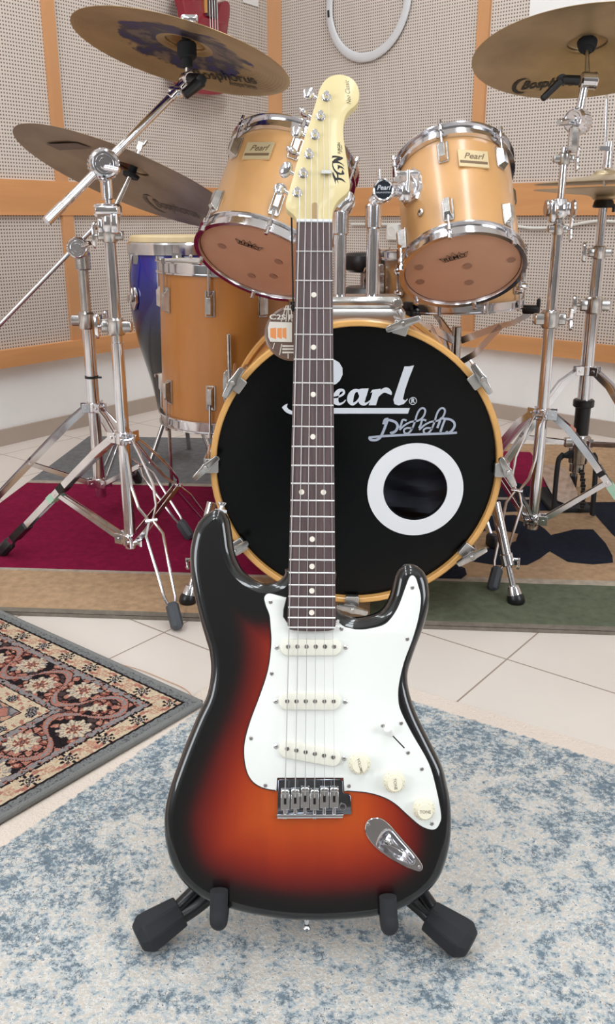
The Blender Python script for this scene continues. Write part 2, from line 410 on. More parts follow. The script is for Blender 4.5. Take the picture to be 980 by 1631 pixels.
# red bass guitar hanging on the left wall
def wall_frame(p, nrm): return frame(nrm, V((nrm.y*-1, nrm.x, 0)) if False else V((0, 0, 1)).cross(nrm), p)
bp0 = onL(325, 60, .10)
T = wall_frame(bp0, LN); Ti = T.inverted()
def bl(x, y, d=.12): p = Ti @ onP(x, y, bp0, LN); return (p.x, p.y)
rb = E('bass_guitar', 'dark red bass guitar hanging on the perforated wall behind the tilted cymbal', 'guitar', bp0)
outl = [bl(*p) for p in [(284, -8), (288, 15), (291, 38), (290, 62), (284, 88), (279, 112), (284, 134), (300, 147), (325, 152), (348, 151), (366, 143), (374, 125), (372, 105), (364, 80), (358, 55), (361, 30), (362, 10), (357, 2), (350, 4), (345, 14), (341, 26), (336, 30), (324, 22), (320, 8), (320, -20), (300, -30)]]
mb = MB(); mb.prism(smooth2(outl, 4), -.02, .02, T, ch=.008); O('body', mb, redm, rb)
nx0, ny0 = bl(322, 22); nx1, ny1 = bl(338, 22); top = bl(325, -200)[1]
mb = MB(); mb.prism([(nx0, ny0-.01), (nx1, ny0-.01), (nx1, top), (nx0, top)], .02, .032, T); O('neck', mb, rosew, rb)
mb = MB(); mb.prism([(nx0-.006, ny0), (nx0, ny0), (nx0, top), (nx0-.006, top)], .012, .03, T); O('neck_binding', mb, wood_hoop, rb)
mb = MB()
for q in range(4):
    xx = nx0+(nx1-nx0)*(q+.5)/4; mb.cyl(T @ V((xx, bl(330, 120)[1], .036)), T @ V((xx, top, .036)), .0013, n=6)
O('string', mb, stringm, rb)
mb = MB(); c = bl(333, 112); mb.box((c[0], c[1], .028), (.09, .06, .014), T); O('bridge', mb, brushed, rb)

# pale hoop hung on the right wall
c0 = onR(585, 1, .03); T = wall_frame(c0, RN)
Rr = abs((T.inverted() @ onP(656, 1, c0, RN)).x)*1.0
mb = MB(); pr = []
for i in range(13):
    a = PI*2*i/12; pr.append((Rr-.020+.019*math.cos(a), .006*math.sin(a)))
mb.lathe(pr, T, 72, cap=False)
o = TH_(O('plastic_hoop', mb, greyring), 'thin white plastic ring hanging on the perforated wall above the guitar headstock', 'hoop')
mb = MB(); mb.box((-Rr+.021, .0, .007), (.010, .028, .003), T @ M.Rotation(.1, 4, 'Z')); O('mark', mb, ink, o, label='small black printed mark')
# papers
def poster(x0, y0, x1, y1, on, nrm, lab, name='paper_sheet'):
    p = on(x0, y1, .02); T = wall_frame(p, nrm); q = T.inverted() @ onP(x1, y1, p, nrm); r_ = T.inverted() @ onP(x0, y0, p, nrm)
    mb = MB(); mb.prism([(0, 0), (q.x, 0), (q.x, r_.y), (0, r_.y)], 0, .003, T)
    return TH_(O(name, mb, paper, smooth=0), lab, 'paper')
poster(841, -160, 1050, 66, onR, RN, 'large white board on the wall behind the upper right cymbal', 'white_board')
poster(387, -40, 411, 4, onL, LN, 'small white paper high on the wall between bass guitar and corner post', 'paper_note')
# wall socket and cable
p = onR(629, 369, .018); T = wall_frame(p, RN)
mb = MB(); mb.prism([(x*.032, y*.036) for x, y in ((-1, -.85), (-.85, -1), (.85, -1), (1, -.85), (1, .85), (.85, 1), (-.85, 1), (-1, .85))], 0, .022, T, ch=.006)
so = TH_(O('wall_socket', mb, socketm), 'white wall socket low on the perforated wall left of the right tom', 'socket')
mb = MB(); mb.lathe([(.0, .0225), (.019, .0225), (.0195, .024), (.022, .024), (.022, .022)], T, 24, cap=False); O('face', mb, socketm, so)
pts = smooth2([onR(x, y, .03) for x, y in ((560, 357), (640, 357), (780, 352), (810, 358), (845, 363), (885, 362), (925, 356), (942, 353), (960, 352), (1000, 354), (1060, 356))], 5, False)
mb = MB(); mb.tube(pts, .0055, 8); TH_(O('wall_cable', mb, socketm), 'white cable running along the right wall under the wooden board', 'cable')

# ================================================================== RUGS
# big patterned rug under the drums
FLp = V((-.985, 1.775)); ang = math.radians(-4.3); ex = V((math.cos(ang), math.sin(ang))); ey = V((-ex.y, ex.x))
RW, RD2 = 2.25, 1.62
rugc = {'beige': (176, 146, 116), 'magenta': (128, 22, 60), 'grey': (118, 118, 120), 'pale': (172, 160, 146), 'green': (96, 102, 84), 'navy': (34, 38, 50), 'edge': (124, 116, 106)}
rm = {k_: mat('rug_'+k_, v_, .95, noise=.16, nscale=60, bump=.6, bscale=500, spec=.1) for k_, v_ in rugc.items()}
keys = list(rm)
mb = MB()
def rp(s, t, z): q = FLp+ex*s+ey*t; return V((q.x, q.y, z))
def rugpoly(pts, key, z=.0085, im=True, k=0):
    mb.cur = keys.index(key)
    P = [onZ(x, y, z) for x, y in pts] if im else [rp(s, t, z) for s, t in pts]
    if k: P = smooth2(P, k)
    mb.flat([(p.x, p.y) for p in P], z)
mb.cur = keys.index('edge')
mb.prism([rp(0, 0, 0)[:2], rp(RW, 0, 0)[:2], rp(RW, RD2, 0)[:2], rp(0, RD2, 0)[:2]], 0, .008)
rugpoly([(.006, .006), (RW-.006, .006), (RW-.006, RD2-.006), (.006, RD2-.006)], 'beige', .0083, False)
rugpoly([(0, 0), (RW, 0), (RW, .022), (0, .022)], 'edge', .0095, False)
rugpoly([(.0, .25), (1.12, .25), (1.12, .97), (.0, .97)], 'magenta', .0085, False)
rugpoly([(.0, .97), (1.12, .97), (1.12, 1.0), (.0, 1.0)], 'pale', .0086, False)
rugpoly([(.0, .235), (1.12, .235), (1.12, .25), (.0, .25)], 'pale', .0086, False)
rugpoly([(.0, 1.0), (.9, 1.0), (.9, RD2), (.0, RD2)], 'grey', .0085, False)
rugpoly([(1.12, .022), (RW, .022), (RW, .245), (1.12, .245)], 'green', .0085, False)
rugpoly([(1.12, .245), (RW, .245), (RW, .275), (1.12, .275)], 'pale', .0086, False)
# dark flower shapes and a crimson patch on the right half
rugpoly([(600, 925), (690, 921), (735, 922), (744, 915), (741, 905), (725, 898), (700, 895), (600, 890)], 'navy', .009)
rugpoly([(700, 885), (745, 893), (790, 900), (840, 900), (860, 890), (876, 878), (905, 895), (945, 899), (977, 896), (976, 885), (965, 865), (945, 843), (915, 843), (895, 848), (878, 852), (868, 842), (850, 830), (820, 820), (760, 822), (742, 838), (760, 846), (800, 845), (826, 850), (822, 862), (790, 872), (740, 876)], 'navy', .009)
rugpoly([(934, 800), (1010, 799), (1100, 800), (1100, 905), (1005, 880), (975, 850), (950, 822)], 'navy', .009)
rugpoly([(790, 718), (845, 720), (862, 745), (905, 775), (905, 792), (780, 792), (780, 760)], 'magenta', .0087)
rugpoly([(790, 766), (822, 768), (870, 783), (905, 792), (920, 812), (780, 816)], 'navy', .0089)
rugpoly([(776, 792), (905, 792), (915, 795), (776, 796)], 'pale', .0091)
rugpoly([(620, 700), (650, 690), (700, 700), (760, 715), (760, 800), (620, 800)], 'navy', .0087)
o = O('patterned_rug', mb, [rm[k_] for k_ in keys], smooth=0)
TH_(o, 'big rug of beige, crimson, grey and green blocks lying under the drum kit', 'rug')

# persian rug, left foreground
PC = V((-.188, 1.363)); pu = V((-.476, .374)).normalized(); pv = V((-.262, -.37)).normalized()
pv = (pv - pu*pv.dot(pu)*1.0).normalized(); PW, PH = .95, .80; st = .0024
def hsh(i, j, k=0): 
    x = math.sin(i*127.1+j*311.7+k*74.7)*43758.5453; return x-math.floor(x)
def vnoise(x, y, k=0):
    i, j = math.floor(x), math.floor(y); a, b = x-i, y-j; a = a*a*(3-2*a); b = b*b*(3-2*b)
    return (hsh(i, j, k)*(1-a)+hsh(i+1, j, k)*a)*(1-b)+(hsh(i, j+1, k)*(1-a)+hsh(i+1, j+1, k)*a)*b
def vor(x, y, k=0):
    i, j = math.floor(x), math.floor(y); best = 9; sec = 9; idn = 0
    for a in (-1, 0, 1):
        for b in (-1, 0, 1):
            px, py = i+a+.15+.7*hsh(i+a, j+b, k), j+b+.15+.7*hsh(i+a, j+b, k+5); d = math.hypot(px-x, py-y)
            if d < best: sec = best; best = d; idn = hsh(i+a, j+b, k+9)
            elif d < sec: sec = d
    return best, sec, idn
cr = {'k': (34, 28, 30), 'p': (166, 112, 98), 'r': (134, 76, 66), 'c': (196, 178, 152), 'g': (136, 130, 130), 'G': (118, 120, 120), 'b': (88, 86, 90), 'd': (72, 58, 56), 'o': (184, 142, 120)}
def persian(u, v):
    d = min(u, v); s = max(u, v)
    nz = vnoise(u*500, v*500, 3)
    if d < .020: return 'G' if nz > .25 else 'b'
    if d < .023: return 'k'
    sc_ = .072
    if d < .060:      # outer floral band
        if d > .0575: return 'k' if nz > .4 else 'c'
        t = (s/sc_) % 1; x = (t-.5)*sc_; y = d-.041
        rad = math.hypot(x, y); an = math.atan2(y, x)
        if rad < .0135+.003*math.cos(an*8): return 'k' if (math.sin(rad*1400)+math.cos(an*8) > .1) else ('g' if nz > .5 else 'c')
        x2 = ((s/sc_+.5) % 1-.5)*sc_
        if math.hypot(x2, y*1.2) < .0105: return 'o' if math.sin(math.hypot(x2, y)*1100) > -.3 else 'c'
        wv = math.sin(s/sc_*2*PI)*.011
        if abs(y-wv) < .004: return 'p'
        return 'c' if vnoise(u*160, v*160) > .28 else 'o'
    if d < .063: return 'k'
    if d < .180:      # wide dark field with scrolling vine
        y = d-.121; per = .155
        wv = math.copysign(abs(math.sin(s/per*2*PI))**.7, math.sin(s/per*2*PI))*.040
        if abs(y-wv) < .0075: return 'g' if abs(y-wv) < .0032 and vnoise(u*200, v*200, 8) > .3 else 'p'
        if abs(y-wv) < .0098: return 'k'
        if d < .075 or d > .168:
            return 'g' if vor(u*70, v*70, 4)[0] > .28 else ('k' if nz > .5 else 'p')
        # big rosettes sit in the bends
        for sgn, ph in ((1, .75), (-1, .25)):
            x = ((s/per-ph+.5) % 1-.5)*per; yy = y-sgn*.018
            rad = math.hypot(x, yy); an = math.atan2(yy, x)
            if rad < .027+.0035*math.cos(an*9):
                if rad < .008: return 'd' if math.sin(rad*1500) > 0 else 'p'
                if rad < .014: return 'r' if math.cos(an*6) > -.2 else 'c'
                return 'c' if math.cos(an*18) > -.55 else 'g'
        b0, b1, idn = vor(u*62, v*62, 1)
        if b1-b0 < .16: return 'k'
        if idn < .22: return 'k'
        if idn < .6: return 'p' if b0 > .15 else 'o'
        if idn < .8: return 'r' if b0 > .2 else 'o'
        return 'g' if idn > .93 else 'd'
    if d < .183: return 'k'
    if d < .215:
        x = ((s/.06) % 1-.5)*.06; y = d-.199
        if math.hypot(x, y) < .010: return 'k' if math.sin(math.hypot(x, y)*1500) > 0 else 'g'
        return 'c' if vnoise(u*160, v*160, 6) > .3 else 'p'
    if d < .218: return 'k'
    b0, b1, idn = vor(u*40, v*40, 12)
    if b1-b0 < .12: return 'b'
    return 'p' if idn < .35 else ('g' if idn < .7 else 'o')
nu, nv = int(PW/st), int(PH/st); vs = []; cols = []; zt = .015
clin = {k_: lin(c_) for k_, c_ in cr.items()}
mask = set()
for j in range(nv+1):
    for i in range(nu+1):
        q = PC+pu*(i*st)+pv*(j*st); vs.append(V((q.x, q.y, zt+.0008*math.sin(i*.9)*math.sin(j*.9))))
me_f = []; fcol = []
cells = {}
for j in range(nv):
    for i in range(nu):
        a = j*(nu+1)+i
        vv = vs[a]
        me_f.append((a, a+nu+1, a+nu+2, a+1)); fcol.append(persian((i+.5)*st, (j+.5)*st))
mb = MB(); mb.v = vs; mb.f = me_f; mb.mi = [0]*len(me_f)
base = len(mb.v)
sq = [PC, PC+pu*PW, PC+pu*PW+pv*PH, PC+pv*PH]
nf = len(mb.f); mb.prism([(q.x, q.y) for q in sq], .007, zt-.0012)
# rolled binding along both visible edges
for a_, b_ in ((PC, PC+pu*PW), (PC, PC+pv*PH)):
    mb.tube([V((a_.x, a_.y, .0115)), V((b_.x, b_.y, .0115))], .0058, 10)
prug = O('persian_rug', mb, vcol_mat('persian_pile', .95, bump=.8, spec=.1), smooth=0)
ca = prug.data.color_attributes.new('Col', 'FLOAT_COLOR', 'CORNER')
flat_c = []
gl = lin((128, 128, 126))
for i, p_ in enumerate(prug.data.polygons):
    if i < nf:
        c_ = clin[fcol[i]]; jt = .86+.28*hsh(i, 3); c_ = (c_[0]*jt, c_[1]*jt, c_[2]*jt, 1)
    else: c_ = gl
    flat_c += list(c_)*p_.loop_total
ca.data.foreach_set('color', flat_c)
TH_(prug, 'persian rug with dark floral scroll border at the left edge', 'rug')
# loose thread at its corner
mb = MB(); mb.tube(smooth2([V((*onZ(x, y, .0015)[:2], .002)) for x, y in ((190, 1058), (225, 1068), (262, 1083), (290, 1095), (303, 1105), (306, 1112))], 5, False), .0006, 5)
TH_(O('loose_thread', mb, wood_rail), 'loose beige thread curling on the floor tiles by the persian rug corner', 'thread')

# blue grey rug, foreground
a1 = math.radians(57.0); bu = V((math.cos(a1), math.sin(a1))); bv = V((bu.y, -bu.x))
BC = V((-.075, 1.60)); m_, n, l, b = nm('blue_grey_pile')
b.inputs['Roughness'].default_value = .95; b.inputs['Specular IOR Level'].default_value = .1
tc = n.new('ShaderNodeTexCoord'); uvn = n.new('ShaderNodeUVMap'); uvn.uv_map = 'uv'
def noise(scale, det=2, vec=None, rough=.5):
    t = n.new('ShaderNodeTexNoise'); t.inputs['Scale'].default_value = scale; t.inputs['Detail'].default_value = det; t.inputs['Roughness'].default_value = rough
    l.new(vec or tc.outputs['Object'], t.inputs['Vector']); return t
def mth(op, a, b_=None):
    x = n.new('ShaderNodeMath'); x.operation = op
    for i, q in enumerate((a, b_)):
        if q is None: continue
        if isinstance(q, (int, float)): x.inputs[i].default_value = q
        else: l.new(q, x.inputs[i])
    return x.outputs[0]
def mrange(v, a, b_, c=0, d=1):
    x = n.new('ShaderNodeMapRange'); x.inputs[1].default_value = a; x.inputs[2].default_value = b_; x.inputs[3].default_value = c; x.inputs[4].default_value = d
    l.new(v, x.inputs[0]); return x.outputs[0]
def mix(f_, a, b_):
    x = n.new('ShaderNodeMix'); x.data_type = 'RGBA'; l.new(f_, x.inputs[0])
    for i, q in ((6, a), (7, b_)):
        if isinstance(q, tuple): x.inputs[i].default_value = q
        else: l.new(q, x.inputs[i])
    return x.outputs[2]
sep = n.new('ShaderNodeSeparateXYZ'); l.new(uvn.outputs[0], sep.inputs[0])
dmin = mth('MINIMUM', sep.outputs[0], sep.outputs[1])
# speckled pile: cream ground, pale grey chips, blue grey patches, dark veins between them
big = noise(7, 3); mid = noise(30, 5, None, .65); chip = noise(130, 4, None, .7); chip2 = noise(210, 3, None, .75); vein = noise(95, 4, None, .65)
bd = mrange(dmin, .045, .28, 0.05, 0.0)
zone = mth('ADD', mth('ADD', mth('MULTIPLY', mid.outputs[0], .66), mth('MULTIPLY', big.outputs[0], .25)), bd)
z2 = mth('ADD', zone, mth('MULTIPLY', chip.outputs[0], .80))
c1 = mix(mrange(chip2.outputs[0], .50, .55), lin((200, 193, 184)), lin((214, 211, 206)))
c1 = mix(mrange(z2, .825, .855), c1, lin((182, 188, 190)))
c2 = mix(mrange(z2, .905, .925), c1, lin((150, 161, 168)))
c2 = mix(mrange(z2, .965, .985), c2, lin((112, 128, 140)))
vn = mth('ABSOLUTE', mth('SUBTRACT', vein.outputs[0], .5))
vm = mth('MULTIPLY', mrange(mth('ADD', vn, mth('MULTIPLY', chip2.outputs[0], .05)), .036, .046, 1, 0), mrange(mth('ADD', zone, bd), .45, .50))
c3 = mix(vm, c2, lin((104, 110, 114)))
c3 = mix(mrange(chip2.outputs[0], .635, .65), c3, lin((104, 116, 126)))
crm = mrange(mth('ADD', dmin, mth('MULTIPLY', noise(120, 2).outputs[0], .012)), .046, .050)
colr = mix(crm, lin((222, 208, 196)), c3)
l.new(colr, b.inputs['Base Color'])
t2 = noise(260, 3); bp_ = n.new('ShaderNodeBump'); bp_.inputs['Strength'].default_value = .7; bp_.inputs['Distance'].default_value = .004
l.new(t2.outputs[0], bp_.inputs['Height']); l.new(bp_.outputs[0], b.inputs['Normal'])
mb = MB(); bs = [BC, BC+bv*1.5, BC+bv*1.5-bu*2.0, BC-bu*2.0]
mb.prism([(q.x, q.y) for q in bs], 0, .006, ch=.002)
brug = O('blue_grey_rug', mb, m_, smooth=0)
ul = brug.data.uv_layers.new(name='uv')
for lp in brug.data.loops:
    q = brug.data.vertices[lp.vertex_index].co; q = V((q.x, q.y))-BC; ul.data[lp.index].uv = (q.dot(bv), -q.dot(bu))
TH_(brug, 'mottled blue grey and cream rug under the guitar stand', 'rug')

# ================================================================== BASS DRUM
BY = 1.72
bt_, bb_ = onY(568, 508, BY), onY(568, 958, BY)
bc = V(((onY(568, 733, BY)).x, BY, (bt_.z+bb_.z)/2)); BR = .2955
bd_ = E('bass_drum', 'large bass drum with black front head and honey wooden hoop', 'drum', (bc.x, BY+.2, 0))
TB = frame(V((0, -1, 0)), V((1, 0, 0)), bc)       # local z to camera; x right; y up
SHR = BR-.017
mb = MB(); mb.lathe([(SHR-.006, -.40), (SHR, -.40), (SHR, -.012), (SHR-.006, -.012), (SHR-.006, -.40)], TB, 80, cap=False); O('shell', mb, wood_amber, bd_)
def hoop(z0, z1, nm_):
    mb = MB(); mb.lathe([(BR-.012, z0), (BR-.001, z0), (BR, z0+.002), (BR, z1-.003), (BR-.003, z1), (BR-.010, z1), (BR-.012, z1-.002), (BR-.012, z0)], TB, 96, cap=False)
    return O('hoop', mb, wood_hoop, bd_)
hoop(-.028, .012, 0); hoop(-.43, -.39, 0)
# head with port hole
pc_ = onY(662, 781, BY); px_, py_ = pc_.x-bc.x, pc_.z-bc.z
PR = .0655
def circ(cx, cy, r_, n=48): return [(cx+r_*math.cos(2*PI*i/n), cy+r_*math.sin(2*PI*i/n)) for i in range(n)]
def ringmesh(mb, cx, cy, ri, ro, z, T, n=48, ccx=0, ccy=0):
    a = circ(cx, cy, ri, n); b_ = circ(ccx, ccy, ro, n)
    mb.add([(x, y, z) for x, y in a+b_], [(i, n+i, n+(i+1) % n, (i+1) % n) for i in range(n)], T)
mb = MB(); ringmesh(mb, px_, py_, PR, BR-.012, -.004, TB, 96)
hd = O('front_head', mb, blackgloss, bd_, smooth=0)
mb = MB(); mb.lathe([(PR, .0), (PR+.033, .0), (PR+.033, .0015), (PR+.001, .0022), (PR, .0015), (PR, .0)], TB @ M.Translation((px_, py_, -.0038)), 64, cap=False)
O('port_ring', mb, white, bd_, label='white ring round the sound hole')
mb = MB(); mb.lathe([(PR-.001, .0), (PR-.001, -.012)], TB @ M.Translation((px_, py_, -.0038)), 48, cap=False)
O('port_sleeve', mb, blackp, bd_)
mb = MB()   # pillow inside and inner damping
vs = []; fs = []; NN = 22
for j in range(NN+1):
    for i in range(NN+1):
        u, v = i/NN*2-1, j/NN*2-1
        x = px_+u*.14; y = py_-.03+v*.12; z = -.16+.05*(1-u*u)*(1-v*v)+.022*math.sin(u*4+v*7)*math.cos(v*5-u)
        vs.append((x, y, z))
for j in range(NN):
    for i in range(NN): a = j*(NN+1)+i; fs.append((a, a+1, a+NN+2, a+NN+1))
mb.add(vs, fs, TB); O('damping_pillow', mb, mat('dark_grey_cloth', (92, 94, 108), .9), bd_)
mb = MB(); mb.lathe([(.001, 0), (SHR-.008, 0)], TB @ M.Translation((0, 0, -.398)), 48, cap=False); O('batter_head', mb, blackp, bd_)
# lettering on the head: helper maps photo pixels to the head's own plane
def hpt(x, y): p = TB.inverted() @ onP(x, y, bc+V((0, .004, 0)), V((0, 1, 0))); return (p.x, p.y)
SC = onY(491, 733, BY).x-onY(490, 733, BY).x
ZL = [0]
def hst(mb, pts, ox=440, oy=570, s=3.267, k=5, z=-.0036):
    ZL[0] += 1; z += .00004*(ZL[0] % 12); q = []
    for a, b_, w_ in pts: x, y = hpt(ox+a/s, oy+b_/s); q.append((x, y, w_/s*SC))
    stroke(mb, q, TB, k, z)
def hpoly(mb, pts, ox=440, oy=570, s=3.267, z=-.0036):
    ZL[0] += 1; z += .00004*(ZL[0] % 12); mb.flat([hpt(ox+a/s, oy+b_/s) for a, b_ in pts], z, TB)
mb = MB()
# P (mostly behind the neck)
hpoly(mb, [(236, 20), (262, 4), (298, 6), (328, 24), (345, 52), (346, 88), (332, 118), (312, 136), (298, 140), (262, 140), (268, 118), (288, 110), (297, 80), (294, 40), (280, 26), (250, 30)])
hst(mb, [(262, 20, 34), (240, 90, 40), (215, 180, 38), (180, 250, 30), (130, 284, 20), (80, 288, 12), (50, 272, 14), (40, 250, 12)])
hpoly(mb, [(60, 238), (42, 246), (30, 258), (44, 276), (66, 288), (86, 290), (84, 276), (66, 268), (56, 256)])
# e a r l
hst(mb, [(300, 206, 8), (330, 200, 10), (352, 184, 12), (348, 168, 12), (326, 172, 20), (310, 200, 30), (310, 226, 30), (328, 240, 14), (350, 232, 8), (362, 218, 5)])
hst(mb, [(440, 172, 10), (412, 170, 18), (392, 190, 30), (386, 220, 32), (398, 240, 16), (420, 228, 10), (440, 200, 8)])
hst(mb, [(464, 164, 32), (452, 195, 34), (446, 226, 34), (460, 240, 16), (478, 232, 8), (488, 222, 5)])
hpoly(mb, [(420, 168), (440, 160), (482, 158), (470, 200), (436, 206)])
hpoly(mb, [(500, 166), (546, 160), (520, 246), (482, 246), (502, 178), (490, 182)])
hst(mb, [(530, 200, 8), (552, 174, 20), (574, 168, 28), (592, 180, 20), (600, 192, 5)])
hpoly(mb, [(668, 44), (692, 44), (718, 38), (706, 70), (690, 110), (670, 170), (660, 214), (672, 222), (684, 210), (684, 218), (664, 240), (638, 247), (616, 240), (610, 218), (622, 180), (646, 108)])
hpoly(mb, [(90, 261), (696, 261), (686, 290), (90, 290)])
O('pearl_lettering', mb, whitelogo, bd_, smooth=0, parentobj=hd, label='white script name with underline')
mb = MB()
n_ = 24; cx, cy = hpt(440+712/3.267, 570+224/3.267)
mb.lathe([(.0078-.0012, 0), (.0078, 0)], TB @ M.Translation((cx, cy, -.0033)), 28, cap=False)
text_mesh(mb, 'R', .0125, TB @ M.Translation((cx, cy, -.0033)), bold=.0003)
O('registered_mark', mb, whitelogo, bd_, smooth=0, parentobj=hd)
mb = MB(); q = lambda P, w_=13: hst(mb, [(a, b_, w_) for a, b_ in P], 540, 520, 4.083)
q([(195, 722), (300, 712), (500, 702), (700, 695), (768, 690)], 15); hst(mb, [(290, 636, 16), (300, 606, 16), (322, 600, 14)], 540, 520, 4.083)
q([(200, 718), (205, 735), (240, 738), (268, 722), (290, 680), (305, 640), (318, 604)], 17)
q([(312, 606), (345, 612), (372, 626), (382, 650), (370, 678), (345, 692), (338, 684)], 17)
for dx in (0, 128):
    q([(392+dx, 660), (404+dx, 640), (412+dx, 612), (424+dx, 606), (440+dx, 612)], 13)
    q([(394+dx, 672), (430+dx, 640), (470+dx, 620), (520+dx, 610), (550+dx, 584), (562+dx, 548), (548+dx, 530), (526+dx, 540), (508+dx, 572), (494+dx, 620), (474+dx, 668), (450+dx, 694), (428+dx, 692), (424+dx, 672), (444+dx, 660), (480+dx, 662)], 12)
q([(640, 660), (655, 620), (664, 598), (690, 600), (722, 604), (748, 622), (752, 650), (732, 680), (708, 692), (700, 680)], 15)
q([(690, 604), (672, 650), (660, 686)], 14)
O('silver_script_lettering', mb, silverlogo, bd_, smooth=0, parentobj=hd, label='silver handwritten style lettering with underline')
# claws
def claw(phi, wing):
    T = TB @ M.Rotation(phi, 4, 'Z') @ M.Translation((BR, 0, 0))   # local x outward
    mb = MB(); mb.box((-.004, 0, .0145), (.026, .030, .004), T, ch=.0015); mb.box((.0105, 0, -.006), (.0035, .030, .040), T); mb.box((-.0155, 0, .010), (.003, .026, .012), T)
    c_ = O('claw_hook', mb, brushed, bd_, bevel=.0008)
    mb = MB(); mb.cyl(T @ V((.006, 0, .012)), T @ V((.006, 0, .030)), .0058, n=14, bev=.001); mb.cyl(T @ V((.018, 0, -.15)), T @ V((.008, 0, .010)), .0032, n=10)
    O('tension_rod', mb, chrome, bd_, parentobj=c_)
    T2 = T @ M.Translation((.006, 0, .026)) @ M.Rotation(wing-phi, 4, 'Z')
    mb = MB(); mb.prism(smooth2([(-.034, -.003), (-.030, -.0065), (-.008, -.0075), (0, -.0095), (.008, -.0075), (.030, -.0065), (.034, -.003), (.034, .003), (.030, .0055), (.008, .0075), (0, .0095), (-.008, .0075), (-.030, .0055), (-.034, .003)], 2), 0, .006, T2, ch=.0015)
    mb.cyl(T2 @ V((0, 0, .004)), T2 @ V((0, 0, .011)), .0045, n=12, bev=.001)
    O('wing_key', mb, chrome_dull, bd_, parentobj=c_)
    T3 = TB @ M.Rotation(phi, 4, 'Z') @ M.Translation((SHR+.008, 0, -.15))
    mb = MB(); mb.box((0, 0, 0), (.018, .022, .075), T3, ch=.004); O('lug', mb, chrome_dull, bd_)
def ph(x, y): a, b_ = hpt(x, y); return math.atan2(b_, a)
for (x, y, wx, wy) in ((638, 517, 20, -7), (759, 602, 17, 25), (793, 745, 12, 22), (747, 877, 20, -12), (376, 607, 14, -22), (330, 738, 22, -20), (378, 868, 18, -14), (560, 958, 20, 5)):
    claw(ph(x, y), math.atan2(-wy, wx))
# wing bolt under the right claw (spur bracket)
# spurs
def spur(sx, foot, top):
    mb = MB(); mb.cyl(top, top.lerp(foot, .58), .0115, n=20, bev=.001); s_ = O('spur', mb, chrome, bd_)
    mb = MB(); mb.cyl(top.lerp(foot, .56), top.lerp(foot, .82), .0065, n=14); O('inner_rod', mb, chrome, bd_, parentobj=s_)
    a = top.lerp(foot, .545); d = (foot-top).normalized()
    mb = MB(); mb.cyl(a-d*.012, a+d*.016, .0145, n=20, bev=.002); O('collar', mb, chrome, bd_, parentobj=s_)
    T = frame(V((sx, -.3, 0)), d, a+V((sx*.014, -.004, 0)))
    mb = MB(); mb.cyl(a, T @ V((0, 0, .012)), .004, n=10); mb.prism(smooth2([(-.004, -.004), (.004, -.004), (.014, -.016), (.02, -.010), (.016, 0), (.02, .010), (.014, .016), (.004, .004), (-.004, .004)], 2), .008, .014, T, ch=.001)
    O('wing_screw', mb, chrome, bd_, parentobj=s_)
    mb = MB(); b_ = top.lerp(foot, .80); T = frame(d, None, b_); L = (foot-b_).length
    mb.lathe([(.006, 0), (.012, .002), (.0155, L*.35), (.0165, L*.5)], T, 22); O('foot_cone', mb, chrome, bd_, parentobj=s_)
    mb = MB(); mb.lathe([(.017, L*.45), (.019, L*.6), (.019, L*.85), (.015, L*.97), (.006, L)], T, 22); O('rubber_foot', mb, blackp, bd_, parentobj=s_)
    mb = MB(); T = frame(V((sx, 0, .2)), V((0, 1, 0)), V((bc.x+sx*(SHR-.012)*.97, top.y+.02, top.z+.0)))
    mb.box((0, 0, .012), (.07, .045, .02), T, ch=.005); O('spur_bracket', mb, chrome_dull, bd_)
spur(1, V((onZ(824, 966).x, onZ(824, 966).y, .002)), onY(789, 800, 1.86))
spur(-1, V((onZ(297, 966).x, onZ(297, 966).y, .002)), onY(338, 800, 1.86))
# wing screw hanging below the right claw
# tom mount on top
p1 = onY(578, 505, 1.80); zt_ = bc.z+SHR
mb = MB(); mb.box((p1.x-.012, 1.87, zt_+.012), (.20, .11, .030), ch=.006); base_ = O('tom_mount_base', mb, brushed, bd_)
mb = MB(); mb.box((p1.x-.012, 1.87, zt_+.038), (.185, .085, .024), ch=.005); mb.cyl((p1.x+.07, 1.826, zt_+.04), (p1.x+.07, 1.80, zt_+.04), .009, n=14, bev=.001)
O('tom_mount_block', mb, chrome_dull, bd_, parentobj=base_)

